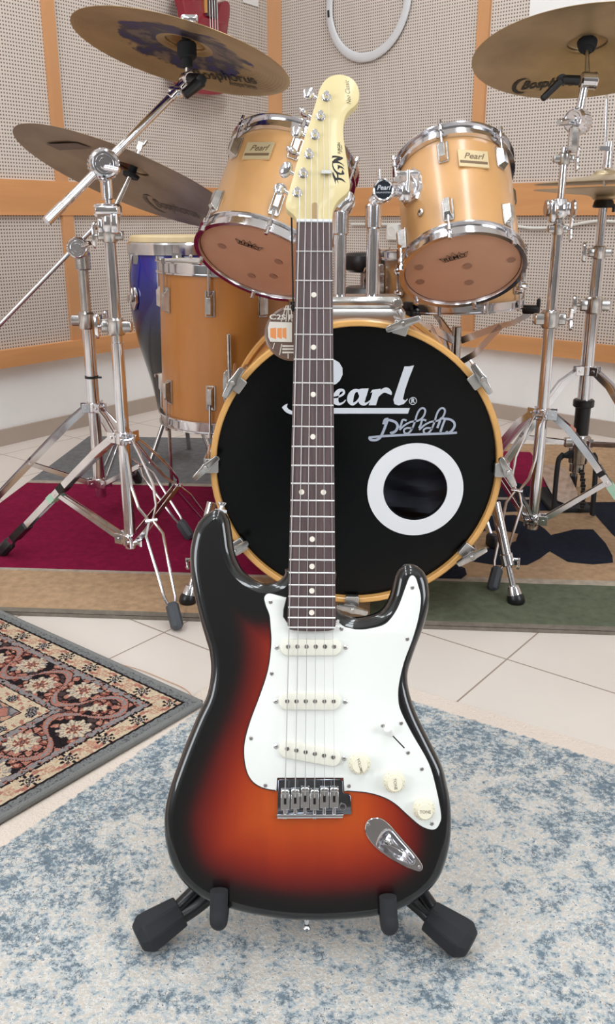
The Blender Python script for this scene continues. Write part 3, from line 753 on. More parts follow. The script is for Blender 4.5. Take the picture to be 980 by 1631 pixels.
# ================================================================== TOMS
def tom(name, label, bcx, bcy, zc, beta, imgdir, Rr, L, phase, badge_az, badge_h, mount_az, flip, crown, dots):
    d = ray(bcx, bcy).normalized(); c = CAM + ray(bcx, bcy)*zc
    rx = (V((1, 0, 0))-d*d.x).normalized(); uy = rx.cross(d)
    im = V(imgdir).normalized()
    ax = ((rx*im.x+uy*im.y)*math.cos(beta)+d*math.sin(beta)).normalized()
    Fv = (-d - ax*(-d).dot(ax)).normalized(); X = Fv.cross(ax)*-1
    X = ax.cross(Fv)*-1 if ax.cross(Fv).x < 0 else ax.cross(Fv)
    T = M((X, Fv, ax)).transposed().to_4x4()
    if T.to_3x3().determinant() < 0: T = M((X, Fv, ax)).transposed().to_4x4()
    T.translation = c; flipn = T.to_3x3().determinant() < 0
    r = Rr-.010
    root = E(name, label, 'drum', c, None)
    mb = MB(T); mb.lathe([(r-.006, .008), (r, .004), (r, L-.004), (r-.006, L-.008)], None, 64, cap=False); O('shell', mb, wood_tom, root)
    def rim(z, sgn):
        mb = MB(T); p = [(r+.001, z+sgn*.026), (r+.010, z+sgn*.024), (r+.010, z+sgn*.021), (r+.003, z+sgn*.020), (r+.003, z-sgn*.002), (r+.011, z-sgn*.003), (r+.011, z-sgn*.006), (r+.001, z-sgn*.005), (r-.001, z), (r+.001, z+sgn*.026)]
        mb.lathe(p, None, 72, cap=False); return O('rim', mb, chrome, root)
    rb_ = rim(0, 1); rt_ = rim(L, -1)
    mb = MB(T); mb.lathe([(0, .003), (r-.002, .002)], None, 64, cap=False)
    h_ = O('bottom_head', mb, headm, root)
    mb = MB(T); mb.lathe([(0, L-.002), (r-.002, L-.001)], None, 64, cap=False); O('top_head', mb, mat('white_head', (220, 214, 206), .5) if 'white_head' not in MATS else MATS['white_head'], root)
    # grey dots seen through the head
    Ti_ = T.inverted(); onH = lambda x, y: Ti_ @ onP(x, y, c, ax)
    for xy in dots:
        mb = MB(T); q = onH(*xy); mb.lathe([(0, 0), (.0095, 0)], M.Translation((q.x, q.y, .0012)), 20, cap=False)
        O('head_dot', mb, mat('faint_dot', (168, 130, 112), .5) if 'faint_dot' not in MATS else MATS['faint_dot'], root, parentobj=h_)
    mb = MB()   # crown mark
    qa, qb = onH(*crown[0]), onH(*crown[1]); e1 = T.to_3x3() @ (qb-qa).normalized(); e2 = (-ax).cross(e1); Tm = M((e1, e2, -ax)).transposed().to_4x4(); Tm.translation = T @ ((qa+qb)/2+V((0, 0, .0006)))
    s_ = .050
    cw = [(-1, .35), (-.78, -.1), (.78, -.1), (1, .35), (.55, .18), (.42, .5), (.2, .22), (0, .62), (-.2, .22), (-.42, .5), (-.55, .18), (-1, .35)]
    mb.tube([Tm @ V((a*.031, b_*.036-.004, 0)) for a, b_ in cw], .0006, 5)
    text_mesh(mb, 'REMO', .016, Tm @ M.Translation((0, -.001, 0)), bold=.0002, sx=1.1)
    O('crown_mark', mb, ink, root, parentobj=h_, smooth=0)
    def P(az, h, e=0): return T @ V(((r+e)*math.sin(az), (r+e)*math.cos(az), h))
    for i in range(6):
        az = math.radians(phase+i*60)
        for z0, sg in ((0, 1), (L, -1)):
            z1 = z0+sg*.062
            R3 = T @ M.Translation((r*math.sin(az), r*math.cos(az), z1)) @ M.Rotation(-az, 4, 'Z')
            mb = MB(R3); sgx = sg
            # faceted lug body: wide back plate, raised wedge
            mb.prism([(-.012, -.026), (.012, -.026), (.012, .020), (.010, .026), (-.010, .026), (-.012, .020)], 0, .003, M.Rotation(-PI/2, 4, 'X'))
            vs = [(-.010, 0.003, -.024), (.010, .003, -.024), (.010, .003, .024), (-.010, .003, .024), (-.006, .017, -.020*1), (.006, .017, -.020), (.006, .017, .014), (-.006, .017, .014)]
            if sg > 0: vs = [(a, b_, -c_) for a, b_, c_ in vs]
            mb.add(vs, [(0, 1, 5, 4), (1, 2, 6, 5), (2, 3, 7, 6), (3, 0, 4, 7), (4, 5, 6, 7)])
            lug = O('lug', mb, chrome_dull, root, bevel=.0006)
            mb = MB(); mb.cyl(P(az, z1-sg*.02, .010), P(az, z0-sg*.012, .012), .0028, n=10)
            mb.cyl(P(az, z0-sg*.016, .012), P(az, z0-sg*.004, .012), .0048, n=8, bev=.001); mb.cyl(P(az, z0+sg*.004, .012), P(az, z0+sg*.014, .012), .0058, n=10, bev=.001)
            O('tension_rod', mb, chrome, root, parentobj=lug)
    az = math.radians(badge_az); Tb = T @ M.Translation(((r+.0005)*math.sin(az), (r+.0005)*math.cos(az), badge_h)) @ M.Rotation(-az, 4, 'Z') @ M.Rotation(-PI/2, 4, 'X') @ M.Rotation(PI, 4, 'Z')
    # badge plane: local x right as seen from outside
    Tb = M((Tb.to_3x3().col[0], Tb.to_3x3().col[1], Tb.to_3x3().col[2])).transposed().to_4x4()
    o_ = P(az, badge_h, .003); nz_ = (P(az, badge_h, .01)-P(az, badge_h, 0)).normalized(); xx = ax.cross(nz_)
    Tb = M((xx, ax, nz_)).transposed().to_4x4(); Tb.translation = o_
    mb = MB(); Tb = Tb @ M.Scale(1.3, 4); mb.prism([(-.025, -.016), (.025, -.016), (.025, .017), (-.025, .017)], -.003, 0, Tb); bg = O('badge', mb, badge, root, smooth=0)
    mb = MB(); text_mesh(mb, 'Pearl', .016, Tb @ M.Translation((0, .005, .0003)), shear=.35, bold=.0002)
    mb.prism([(-.023, -.0095), (.023, -.0095), (.023, -.0045), (-.023, -.0045)], .0001, .0003, Tb); O('badge_print', mb, badgedk, root, parentobj=bg, smooth=0)
    return root, T, P, ax, Fv, X, r
tl = tom('rack_tom', 'pale wooden rack tom left of the guitar headstock', 415, 418, 1.95, math.radians(27.3), (.346, .938), .1515, .262, -3, -34, .178, 60, 1, ((376, 384), (417, 398)), ((353, 393), (443, 418), (435, 441), (400, 440)))
tr = tom('rack_tom', 'pale wooden rack tom right of the guitar headstock', 737, 430, 1.90, math.radians(34.5), (-.14, .985), .1355, .272, -8, 20, .185, -55, 1, ((701, 417), (748, 404)), ((745, 425), (748, 451), (670, 450), (815, 415), (668, 427)))

# tom holder arms
def tomarm(lab, xp, ytop, ybot, Yp, tgt, side, ball):
    b0 = onY(xp, ybot, Yp); t0 = onY(xp+ (xp-490)*.0002*(ybot-ytop)*0, ytop, Yp); t0 = V((b0.x, Yp, t0.z))
    root = E('tom_holder_arm', lab, 'drum holder', (b0.x, Yp, b0.z-.0))
    mb = MB(); mb.cyl(b0-V((0, 0, .02)), t0, .0125, n=24, bev=.001); O('upright_tube', mb, chrome, root)
    mb = MB(); mb.cyl(t0-V((0, 0, .035)), t0+V((0, 0, .012)), .0165, n=24, bev=.003); O('collar', mb, chrome, root)
    mid_ = t0+V((0, 0, .014))
    mb = MB(); mb.tube(smooth2([mid_, mid_+V((side*.015, 0, .018)), mid_.lerp(tgt, .5)+V((0, 0, .015)), tgt], 6, False), .014, 16, rs=None); O('elbow', mb, chrome, root)
    return root, t0
T_, P_ = tr[1], tr[2]; tgt = P_(math.radians(-52), .165, .012)
ra, t0 = tomarm('chrome holder arm with round black badge carrying the right rack tom', 592, 335, 480, 1.86, tgt, 1, None)
# round logo disc of the right arm
dc = onY(611, 303, 1.79); Td = frame(V((-.1, -1, .05)), V((1, 0, 0)), dc)
mb = MB(); mb.lathe([(.001, .006), (.0165, .006), (.0165, .008), (.019, .009), (.021, .006), (.021, -.035), (.016, -.04)], Td, 36, cap=True); ob = O('clamp_housing', mb, chrome, ra)
mb = MB(); mb.lathe([(0, .0075), (.0163, .0075)], Td, 32, cap=False); od = O('badge_disc', mb, mat('navy_badge', (26, 34, 44), .3), ra, parentobj=ob, label='round dark badge')
mb = MB(); text_mesh(mb, 'Pearl', .0125, Td @ M.Translation((0, .004, .0081)), shear=.3, bold=.0002); text_mesh(mb, 'DRUM SYSTEM', .0042, Td @ M.Translation((0, -.005, .0081))); O('badge_print', mb, whitelogo, ra, parentobj=ob, smooth=0)
mb = MB()
h1 = onY(640, 303, 1.83); mb.cyl(dc+V((.015, .02, 0)), h1, .013, n=20, bev=.002); mb.lathe([(.004, -.02), (.012, -.016), (.017, 0), (.012, .016), (.004, .02)], M.Translation(onY(645, 305, 1.82)), 20); O('ball_joint', mb, chrome, ra)
mb = MB(); wb = onY(650, 290, 1.80); mb.cyl(wb-V((0, 0, .015)), wb+V((0, 0, .022)), .0045, n=12); mb.box((wb.x, wb.y, wb.z+.016), (.046, .006, .009), ch=.002); O('wing_bolt', mb, chrome, ra)
mb = MB(); wb = onY(605, 275, 1.82); mb.cyl(wb-V((0, 0, .02)), wb+V((-.002, 0, .006)), .004, n=12); O('set_screw', mb, chrome, ra)
# bracket plate on the right tom
az = math.radians(-46); o_ = P_(az, .165, 0); nz_ = (P_(az, .165, .01)-o_).normalized(); xx = tr[3].cross(nz_)
Tb = M((xx, tr[3], nz_)).transposed().to_4x4(); Tb.translation = o_
mb = MB(); mb.prism([(-.022, -.036), (.016, -.040), (.030, -.018), (.030, .018), (.016, .040), (-.022, .036), (-.030, .015), (-.030, -.015)], -.008, .006, Tb, ch=.002)
mb.prism([(-.012, -.026), (.010, -.028), (.020, -.010), (.020, .010), (.010, .028), (-.012, .026)], .004, .026, Tb, ch=.006); O('mount_bracket', mb, chrome, tr[0])
mb = MB(); c_ = P_(math.radians(-36), .085, .001); mb.lathe([(.008, 0), (.008, .003), (.005, .005), (.003, .005), (.003, .002)], frame((c_-P_(math.radians(-36), .085, -.02)), None, c_), 18, cap=False); O('vent_grommet', mb, steel, tr[0])
T_, P_ = tl[1], tl[2]; tgt = P_(math.radians(62), .12, .006)
la, t0 = tomarm('chrome holder arm right behind the guitar neck carrying the left rack tom', 541, 345, 480, 1.86, onY(556, 322, 1.89), 1, None)
az = math.radians(70); o_ = P_(az, .12, 0); nz_ = (P_(az, .12, .01)-o_).normalized(); xx = tl[3].cross(nz_)
Tb = M((xx, tl[3], nz_)).transposed().to_4x4(); Tb.translation = o_
mb = MB(); mb.prism([(-.022, -.036), (.016, -.040), (.030, -.018), (.030, .018), (.016, .040), (-.022, .036)], -.006, .008, Tb, ch=.002); mb.cyl(o_, onY(556, 322, 1.89), .013, n=16); O('mount_bracket', mb, chrome, tl[0])

# ================================================================== FLOOR TOM
FY = 2.55; ft = onY(349, 412, 2.55); fr_ = .192; fz1 = onY(349, 425, FY-fr_).z; fz0 = onY(349, 690, FY-fr_).z
froot = E('floor_tom', 'tall orange wooden floor tom standing left of the bass drum', 'drum', (ft.x, FY, 0))
TF = M.Translation((ft.x, FY, 0)) @ M.Rotation(math.radians(1.5), 4, 'Y')
mb = MB(TF); mb.lathe([(fr_-.008, fz0+.01), (fr_-.008, fz1-.01)], None, 72, cap=True); O('shell', mb, wood_amber, froot)
for z, sg in ((fz0, 1), (fz1, -1)):
    mb = MB(TF); r = fr_-.008; mb.lathe([(r+.001, z+sg*.028), (r+.010, z+sg*.026), (r+.010, z+sg*.022), (r+.003, z+sg*.021), (r+.003, z-sg*.001), (r+.011, z-sg*.003), (r+.011, z-sg*.006), (r, z-sg*.005), (r, z+sg*.028)], None, 80, cap=False); O('rim', mb, chrome, froot)
mb = MB(TF); mb.lathe([(0, fz1-.002), (fr_-.008, fz1-.002)], None, 48, cap=False); O('top_head', mb, MATS['white_head'], froot)
for i in range(8):
    az = math.radians(-8+i*45)
    for z0, sg in ((fz0, 1), (fz1, -1)):
        z1 = z0+sg*.095; r = fr_-.008
        R3 = TF @ M.Translation((r*math.sin(az), -r*math.cos(az), z1)) @ M.Rotation(az+PI, 4, 'Z')
        mb = MB(R3); mb.prism([(-.013, -.034), (.013, -.034), (.013, .034), (-.013, .034)], 0, .003, M.Rotation(-PI/2, 4, 'X'))
        vs = [(-.010, 0.003, -.032), (.010, .003, -.032), (.010, .003, .032), (-.010, .003, .032), (-.006, .018, -.026), (.006, .018, -.026), (.006, .018, .016), (-.006, .018, .016)]
        if sg > 0: vs = [(a, b_, -c_) for a, b_, c_ in vs]
        mb.add(vs, [(0, 1, 5, 4), (1, 2, 6, 5), (2, 3, 7, 6), (3, 0, 4, 7), (4, 5, 6, 7)]); lug = O('lug', mb, chrome_dull, froot, bevel=.0006)
        a_ = TF @ V(((r+.012)*math.sin(az), -(r+.012)*math.cos(az), z1-sg*.02)); b_ = TF @ V(((r+.012)*math.sin(az), -(r+.012)*math.cos(az), z0-sg*.014))
        mb = MB(); mb.cyl(a_, b_, .003, n=10); mb.cyl(b_, b_+V((0, 0, sg*.014)), .0055, n=10, bev=.001); O('tension_rod', mb, chrome, froot, parentobj=lug)
for az, hz in ((8, .0), (128, .0), (248, .0)):
    a = math.radians(az); r = fr_+.008; c_ = TF @ V((r*math.sin(a), -r*math.cos(a), fz0+.12))
    mb = MB(); mb.cyl(V((c_.x, c_.y, .03)), V((c_.x, c_.y, fz0+.27)), .0055, n=14, bev=.001); lg = O('leg', mb, chrome_dull, froot)
    mb = MB(); mb.cyl(V((c_.x, c_.y, .008)), V((c_.x, c_.y, .045)), .014, .010, n=16, bev=.003); O('rubber_foot', mb, black, froot, parentobj=lg)
    R3 = TF @ M.Translation(((fr_-.008)*math.sin(a), -(fr_-.008)*math.cos(a), fz0+.12)) @ M.Rotation(a+PI, 4, 'Z')
    mb = MB(R3); mb.prism(smooth2([(0, -.055), (.016, -.045), (.019, 0), (.014, .045), (0, .055), (-.014, .045), (-.019, 0), (-.016, -.045)], 3), 0, .006, M.Rotation(-PI/2, 4, 'X'), ch=.002); mb.box((0, .014, .0), (.022, .022, .05), ch=.004); mb.cyl((0, .02, -.012), (0, .042, -.012), .005, n=12); mb.box((0, .045, -.012), (.034, .006, .012), ch=.002)
    O('leg_bracket', mb, chrome_dull, froot)

# ================================================================== CONGA
CY = 3.05; cc = onY(279, 400, CY); cr_ = .150; cz = onY(279, 389, CY-cr_).z+.0
croot = E('conga_drum', 'blue conga drum with rawhide head standing behind the floor tom', 'drum', (cc.x, CY, 0))
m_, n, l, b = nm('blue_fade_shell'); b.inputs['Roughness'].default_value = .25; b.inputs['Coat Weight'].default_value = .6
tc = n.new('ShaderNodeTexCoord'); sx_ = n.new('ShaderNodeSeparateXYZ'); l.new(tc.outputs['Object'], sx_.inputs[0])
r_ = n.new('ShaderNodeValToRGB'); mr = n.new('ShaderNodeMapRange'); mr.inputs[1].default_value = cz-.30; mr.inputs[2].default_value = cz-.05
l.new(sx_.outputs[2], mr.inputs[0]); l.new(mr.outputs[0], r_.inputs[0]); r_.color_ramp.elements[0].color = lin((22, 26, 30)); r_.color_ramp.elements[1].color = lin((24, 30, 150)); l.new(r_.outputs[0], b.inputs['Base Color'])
TC = M.Translation((cc.x, CY, 0))
mb = MB(TC); H_ = cz-.02
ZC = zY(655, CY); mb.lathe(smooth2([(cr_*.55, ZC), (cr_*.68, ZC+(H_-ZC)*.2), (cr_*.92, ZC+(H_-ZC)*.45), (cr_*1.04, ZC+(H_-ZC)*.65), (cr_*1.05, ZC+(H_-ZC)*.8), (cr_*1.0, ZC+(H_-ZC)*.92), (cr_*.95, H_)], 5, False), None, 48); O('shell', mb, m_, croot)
for a in (90, 210, 330):
    a = math.radians(a); mb = MB(TC); mb.cyl((.05*math.cos(a), .05*math.sin(a), ZC+.02), (.13*math.cos(a), .13*math.sin(a), .008), .008, n=12); O('leg', mb, chrome_dull, croot)
mb = MB(TC); mb.lathe([(cr_*.97, cz-.035), (cr_*1.04, cz-.034), (cr_*1.05, cz-.002), (cr_*1.02, cz+.004), (cr_*1.0, cz+.0)], None, 56, cap=False)
for i in range(6):
    a = math.radians(-50+i*60); mb.box((cr_*1.045*math.sin(a), -cr_*1.045*math.cos(a), cz-.045), (.030, .004, .035), M.Translation((0, 0, 0)))
O('rim', mb, chrome, croot)
mb = MB(TC); mb.lathe([(cr_*.97, cz-.004), (cr_*1.0, cz+.006), (cr_*.98, cz+.020), (cr_*.93, cz+.026), (0, cz+.026)], None, 56, cap=False); O('head', mb, skin, croot)
for i in range(6):
    a = math.radians(-50+i*60); T3 = TC @ M.Rotation(a, 4, 'Z') @ M.Translation((0, -cr_*1.06, cz-.17))
    mb = MB(T3); mb.prism([(0, -.040), (.018, -.015), (.018, .018), (.008, .034), (-.008, .034), (-.018, .018), (-.018, -.015)], 0, .010, M.Rotation(PI/2, 4, 'X'), ch=.003); lg = O('lug', mb, chrome, croot)
    mb = MB(T3); mb.tube(smooth2([(0, -.014, -.01), (0, -.016, .06), (0.004, -.012, .11), (0.0, -.006, .135)], 5, False), .004, 8); mb.box((0, -.018, .0), (.026, .014, .022), ch=.003); O('tension_hook', mb, chrome_dull, croot, parentobj=lg)

# ================================================================== SNARE + STAND
SY = 2.38; s0 = onY(731, 445, SY); sr = .186; sz1 = onY(731, 400, SY).z; sz0 = onY(731, 485, SY).z
sroot = E('snare_drum', 'shallow snare drum with chrome lugs behind the right rack tom', 'drum', (s0.x, SY, sz0))
TS = M.Translation((s0.x, SY, 0)) @ M.Rotation(math.radians(-1.5), 4, 'Y')
mb = MB(TS); mb.lathe([(sr-.01, sz0), (sr-.01, sz1)], None, 64); O('shell', mb, wood_tom, sroot)
for z, sg in ((sz0, 1), (sz1, -1)):
    mb = MB(TS); r = sr-.01; mb.lathe([(r+.001, z+sg*.018), (r+.010, z+sg*.016), (r+.010, z+sg*.012), (r+.004, z+sg*.011), (r+.004, z-sg*.003), (r+.012, z-sg*.005), (r+.012, z-sg*.008), (r, z-sg*.006)], None, 72, cap=False); O('rim', mb, chrome, sroot)
mb = MB(TS); mb.lathe([(0, sz1-.002), (sr-.01, sz1-.002)], None, 48, cap=False); O('top_head', mb, MATS['white_head'], sroot)
for i in range(10):
    a = math.radians(18+i*36); zc_ = (sz0+sz1)/2; T3 = TS @ M.Rotation(a, 4, 'Z') @ M.Translation((0, -(sr-.008), zc_))
    mb = MB(T3)
    for s_ in (-1, 1): mb.lathe([(.011, 0), (.011, .012), (.007, .02), (.002, .022)], M.Translation((0, 0, s_*.026)) @ M.Rotation(PI/2, 4, 'X'), 14)
    mb.box((0, -.007, 0), (.012, .010, .055), ch=.002); lg = O('lug', mb, chrome, sroot)
    mb = MB(T3); mb.cyl((0, -.012, -(sz1-sz0)/2-.01), (0, -.012, (sz1-sz0)/2+.012), .003, n=8); O('tension_rod', mb, chrome, sroot, parentobj=lg)
T3 = TS @ M.Rotation(math.radians(-78), 4, 'Z') @ M.Translation((0, -(sr+.002), (sz0+sz1)/2))
mb = MB(T3); mb.box((0, -.008, 0), (.03, .022, .085), ch=.005); mb.cyl((0, -.02, .02), (0, -.05, .03), .006, n=10); O('snare_strainer', mb, chrome_dull, sroot)
ssr = E('snare_stand', 'folding chrome basket stand under the snare drum', 'stand', (onY(727, 560, SY-.05).x, SY, 0))
sx0 = onY(727, 545, SY).x
mb = MB(); mb.cyl((sx0, SY, .05), (sx0, SY, onY(727, 520, SY).z), .013, n=20, bev=.001); O('pole', mb, chrome_dull, ssr)
zb = onY(727, 545, SY).z
for a, lab in ((-15, 0), (105, 1), (225, 2)):
    a = math.radians(a); d = V((math.cos(a), math.sin(a), 0)); n2 = V((-d.y, d.x, 0)); b0 = V((sx0, SY, zb))
    e1 = b0+d*.115+V((0, 0, .047)); e2 = V((s0.x, SY, sz0-.012))+d*(sr+.0)
    mb = MB(); mb.strap([b0+V((0, 0, .005))+d*.012, e1], .018, .006, n2); mb.strap([b0+d*.015-V((0, 0, .052)), b0+d*.05-V((0, 0, .03)), e1], .016, .006, n2); mb.strap([e1, e1+d*.03+V((0, 0, .008)), e2+V((0, 0, -.008))], .014, .005, n2); ar = O('basket_arm', mb, chrome, ssr)
    mb = MB(frame(V((0, 0, 1)), d, e2)); mb.box((.004, 0, .004), (.045, .03, .022), ch=.005); mb.box((.022, 0, .02), (.01, .028, .024), ch=.003); O('rubber_grip', mb, blackp, ssr, parentobj=ar)
for a in (-70, 50, 170):
    a = math.radians(a); d = V((math.cos(a), math.sin(a), 0)); n2 = V((-d.y, d.x, 0)); b0 = V((sx0, SY, 0))
    mb = MB(); mb.strap([b0+d*.02+V((0, 0, .28)), b0+d*.06+V((0, 0, .24)), b0+d*.24+V((0, 0, .025))], .018, .006, n2); mb.strap([b0+d*.02+V((0, 0, .08)), b0+d*.15+V((0, 0, .135))], .014, .005, n2); lg = O('leg', mb, chrome, ssr)
    mb = MB(frame(V((0, 0, 1)), d, b0+d*.245)); mb.box((0, 0, .026), (.04, .024, .036), ch=.006); O('rubber_foot', mb, black, ssr, parentobj=lg)

# black throne seen between the tom tubes
p = onY(582, 418, 2.75); th = E('drum_throne', 'black padded drum throne behind the tom holder tubes', 'stool', (p.x, 2.75, 0))
mb = MB(M.Translation((p.x, 2.75, p.z))); mb.lathe([(0, -.028), (.045, -.028), (.064, -.020), (.070, 0), (.066, .020), (.055, .028), (0, .03)], None, 36, cap=False); O('backrest_pad', mb, blackp, th)
mb = MB(); mb.cyl((p.x, 2.75, .05), (p.x, 2.75, p.z-.02), .014, n=18); O('pole', mb, chrome_dull, th)
mb = MB(); p2 = onY(603, 450, 2.65); mb.lathe([(.018, -.012), (.022, 0), (.018, .012), (.004, .02)], frame(V((.2, -1, 0)), None, p2), 8); mb.cyl(p2, (p.x, 2.75, p2.z), .008, n=10); O('height_knob', mb, blackp, th)
mb = MB(M.Translation((onY(600, 478, 2.6).x+.03, 2.75, onY(620, 480, 2.6).z))); mb.lathe([(0, -.03), (.10, -.03), (.125, -.015), (.13, .01), (.11, .03), (0, .035)], None, 40, cap=False); O('seat', mb, blackp, th)
for a in (30, 150, 270):
    a = math.radians(a); d = V((math.cos(a), math.sin(a), 0)); b0 = V((p.x, 2.75, 0))
    mb = MB(); mb.strap([b0+d*.02+V((0, 0, .28)), b0+d*.24+V((0, 0, .02))], .02, .008, V((-d.y, d.x, 0))); mb.box(tuple(b0+d*.245+V((0, 0, .022))), (.035, .035, .028), ch=.006); O('leg', mb, chrome_dull, th)

# ================================================================== CYMBAL STANDS
def leg_path(base, d, z_top, foot_r, z_foot, bend=.05):
    z1 = z_top-.022
    return [base+d*.020+V((0, 0, z_top)), base+d*.050+V((0, 0, z_top-.008)), base+d*(.09)+V((0, 0, z_top-.05)), base+d*(foot_r*.97)+V((0, 0, z_foot))]
def tripod(root, base, feet, ztop, zlow, gauge=.0024, width=.013, tapes=None, wire=None):
    for i, f_ in enumerate(feet):
        f_ = V((f_[0], f_[1], 0)); d = (f_-base); d.z = 0; R = d.length; d.normalize(); n2 = V((-d.y, d.x, 0))
        A_ = base+d*.022+V((0, 0, ztop)); K = base+d*.075+V((0, 0, ztop-.040)); Fp = base+d*(R-.012)+V((0, 0, .040))
        def along(t):
            L1 = (K-A_).length; L2 = (Fp-K).length; s = t*(L1+L2)
            return A_.lerp(K, s/L1) if s < L1 else K.lerp(Fp, (s-L1)/L2)
        off = [(0, .011), (.10, .013), (.30, .024), (.42, .020), (.50, .004), (.58, .019), (.80, .014), (.93, .012), (1.0, .004)]
        if wire is not None and i not in wire: off = [(0, .012), (.12, .014), (.3, .014), (.5, .012), (.7, .010), (1.0, .006)]
        lg = None
        for s_ in (-1, 1):
            mb = MB(); pts = [along(t)+n2*(o_*s_) for t, o_ in off]
            if wire is None or i in wire: mb.tube(pts, .0032, 8)
            else: mb.strap(pts, width*1.2, gauge, n2)
            if lg is None: lg = O('leg', mb, chrome, root)
            else: O('leg_bar', mb, chrome, root, parentobj=lg)
        J = along(.5); Lc = base+d*.024+V((0, 0, zlow))
        mb = MB()
        for s_ in (-1, 1): mb.strap([Lc+n2*.010*s_, J+n2*.006*s_], width*.9, gauge, n2)
        mb.cyl(J-n2*.014, J+n2*.014, .0045, n=12, bev=.001); O('brace', mb, chrome, root)
        if tapes and i in tapes:
            for t0_, t1_, mt in tapes[i]:
                mb = MB(); mb.strap([along(t0_), along(t1_)], width*1.4, .028, n2); O('tape_band', mb, mt, root, parentobj=lg)
        T = frame((Fp-along(.8)).normalized(), n2, Fp)
        mb = MB(T); mb.box((0, 0, .012), (.024, .030, .058), ch=.007); O('rubber_foot', mb, greyrub if i == 0 else black, root, parentobj=lg)
    for z in (ztop, zlow):
        mb = MB(); mb.cyl(base+V((0, 0, z-.014)), base+V((0, 0, z+.014)), .019, n=24, bev=.002)
        for f_ in feet:
            d = (V((f_[0], f_[1], 0))-base); d.z = 0; d.normalize(); n2 = V((-d.y, d.x, 0)); c_ = base+d*.024+V((0, 0, z)); T = frame(V((0, 0, 1)), d, c_)
            mb.box((0, .0125, 0), (.022, .004, .024), T); mb.box((0, -.0125, 0), (.022, .004, .024), T); mb.cyl(c_-n2*.017, c_+n2*.017, .004, n=10)
        O('collar', mb, chrome, root, bevel=.0006)
def clamp(root, p, ax_, side=1, s=1.0, mt=None):
    T = frame(ax_, V((side, 0, 0)), p)
    mb = MB(T); mb.lathe([(.017*s, -.018*s), (.019*s, -.014*s), (.019*s, .014*s), (.016*s, .018*s)], None, 22); mb.box((-.022*s, 0, 0), (.026*s, .022*s, .022*s), ch=.003*s); mb.box((.022*s, 0, 0), (.018*s, .020*s, .024*s), ch=.003*s)
    mb.cyl((.02*s, 0, 0), (.045*s, 0, 0), .004*s, n=10)
    o = O('clamp', mb, mt or chrome_dull, root, bevel=.0006)
    mb = MB(T @ M.Translation((.040*s, 0, 0)) @ M.Rotation(PI/2, 4, 'Y')); mb.prism(smooth2([(-.026, -.004), (-.02, -.009), (-.006, -.005), (.006, -.005), (.02, -.009), (.026, -.004), (.022, .004), (.006, .006), (-.006, .006), (-.022, .004)], 2), -.002*s, .005*s, ch=.001); O('wing_nut', mb, chrome, root, parentobj=o)
    return o
def ratchet(root, p, axis, R=.030, Lh=.036):
    T = frame(axis, V((1, 0, 0)), p)
    mb = MB(T); mb.lathe([(.001, Lh*.62), (.010, Lh*.62), (.011, Lh*.5), (.017, Lh*.5), (.018, Lh*.42), (.022, Lh*.42), (.023, Lh*.5), (R*.9, Lh*.45), (R, Lh*.3), (R, -Lh*.3), (R*.9, -Lh*.45), (.001, -Lh*.5)], None, 36)
    for k_ in range(24):
        a = 2*PI*k_/24; mb.box((R*math.cos(a), R*math.sin(a), 0), (.003, .003, Lh*.5), M.Identity(4))
    return O('tilter_ratchet', mb, chrome, root)
def cymbal(name, label, cxp, cyp, zc, beta, imgdir, R_, m__, group=None, logo=None, bell=.2, sgn=1, blank=False):
    d = ray(cxp, cyp).normalized(); c = CAM+ray(cxp, cyp)*zc
    rx = (V((1, 0, 0))-d*d.x).normalized(); uy = rx.cross(d); im = V(imgdir).normalized()
    ax_ = ((rx*im.x+uy*im.y)*math.cos(beta)+d*math.sin(beta)*sgn).normalized()
    Fv = (-d-ax_*(-d).dot(ax_)).normalized(); X = ax_.cross(Fv)
    T = M((X, ax_.cross(X), ax_)).transposed().to_4x4(); T.translation = c     # y away from the camera
    h = R_*.10; bb = R_*bell
    prof_u = [(0.006, h+R_*.085), (bb*.5, h+R_*.075), (bb*.85, h+R_*.035), (bb, h), (R_*.5, h*.66), (R_*.8, h*.26), (R_, 0)]
    prof = smooth2([(a, b_) for a, b_ in prof_u], 5, False)
    low = [(a, b_-.0016) for a, b_ in reversed(prof)]
    low[0] = (R_, -.0008)
    me = bpy.data.meshes.new(name); mbx = MB(); mbx.lathe(list(prof)+low, None, 96, cap=False)
    me.from_pydata(mbx.v, [], mbx.f); me.update(); me.materials.append(m__)
    for p_ in me.polygons: p_.use_smooth = True
    bm = bmesh.new(); bm.from_mesh(me); bmesh.ops.recalc_face_normals(bm, faces=bm.faces); bm.to_mesh(me); bm.free(); me.set_sharp_from_angle(angle=math.radians(60))
    o = bpy.data.objects.new(name, me); COL.objects.link(o); o.matrix_world = T; TH_(o, label, 'cymbal', group)
    return o, T, c, ax_, h
def local_child(name, mb, m__, parent, label=None):
    me = bpy.data.meshes.new(name); me.from_pydata(mb.v, [], mb.f); me.update(); me.materials.append(m__)
    o = bpy.data.objects.new(name, me); COL.objects.link(o); o.parent = parent
    if label: o['label'] = label
    return o
def zund(R_, rr_, bell=.2):   # height of the underside at radius rr_
    h = R_*.10; P_ = [(R_*bell, h), (R_*.5, h*.66), (R_*.8, h*.26), (R_, 0)]
    for (a, b_), (c_, d_) in zip(P_, P_[1:]):
        if rr_ <= c_: return b_+(d_-b_)*(rr_-a)/(c_-a)-.0016
    return 0
def cpx(T, x, y, h):
    p = T.translation+T.to_3x3().col[2]*h; q = T.inverted() @ onP(x, y, p, T.to_3x3().col[2]); return V((q.x, q.y))
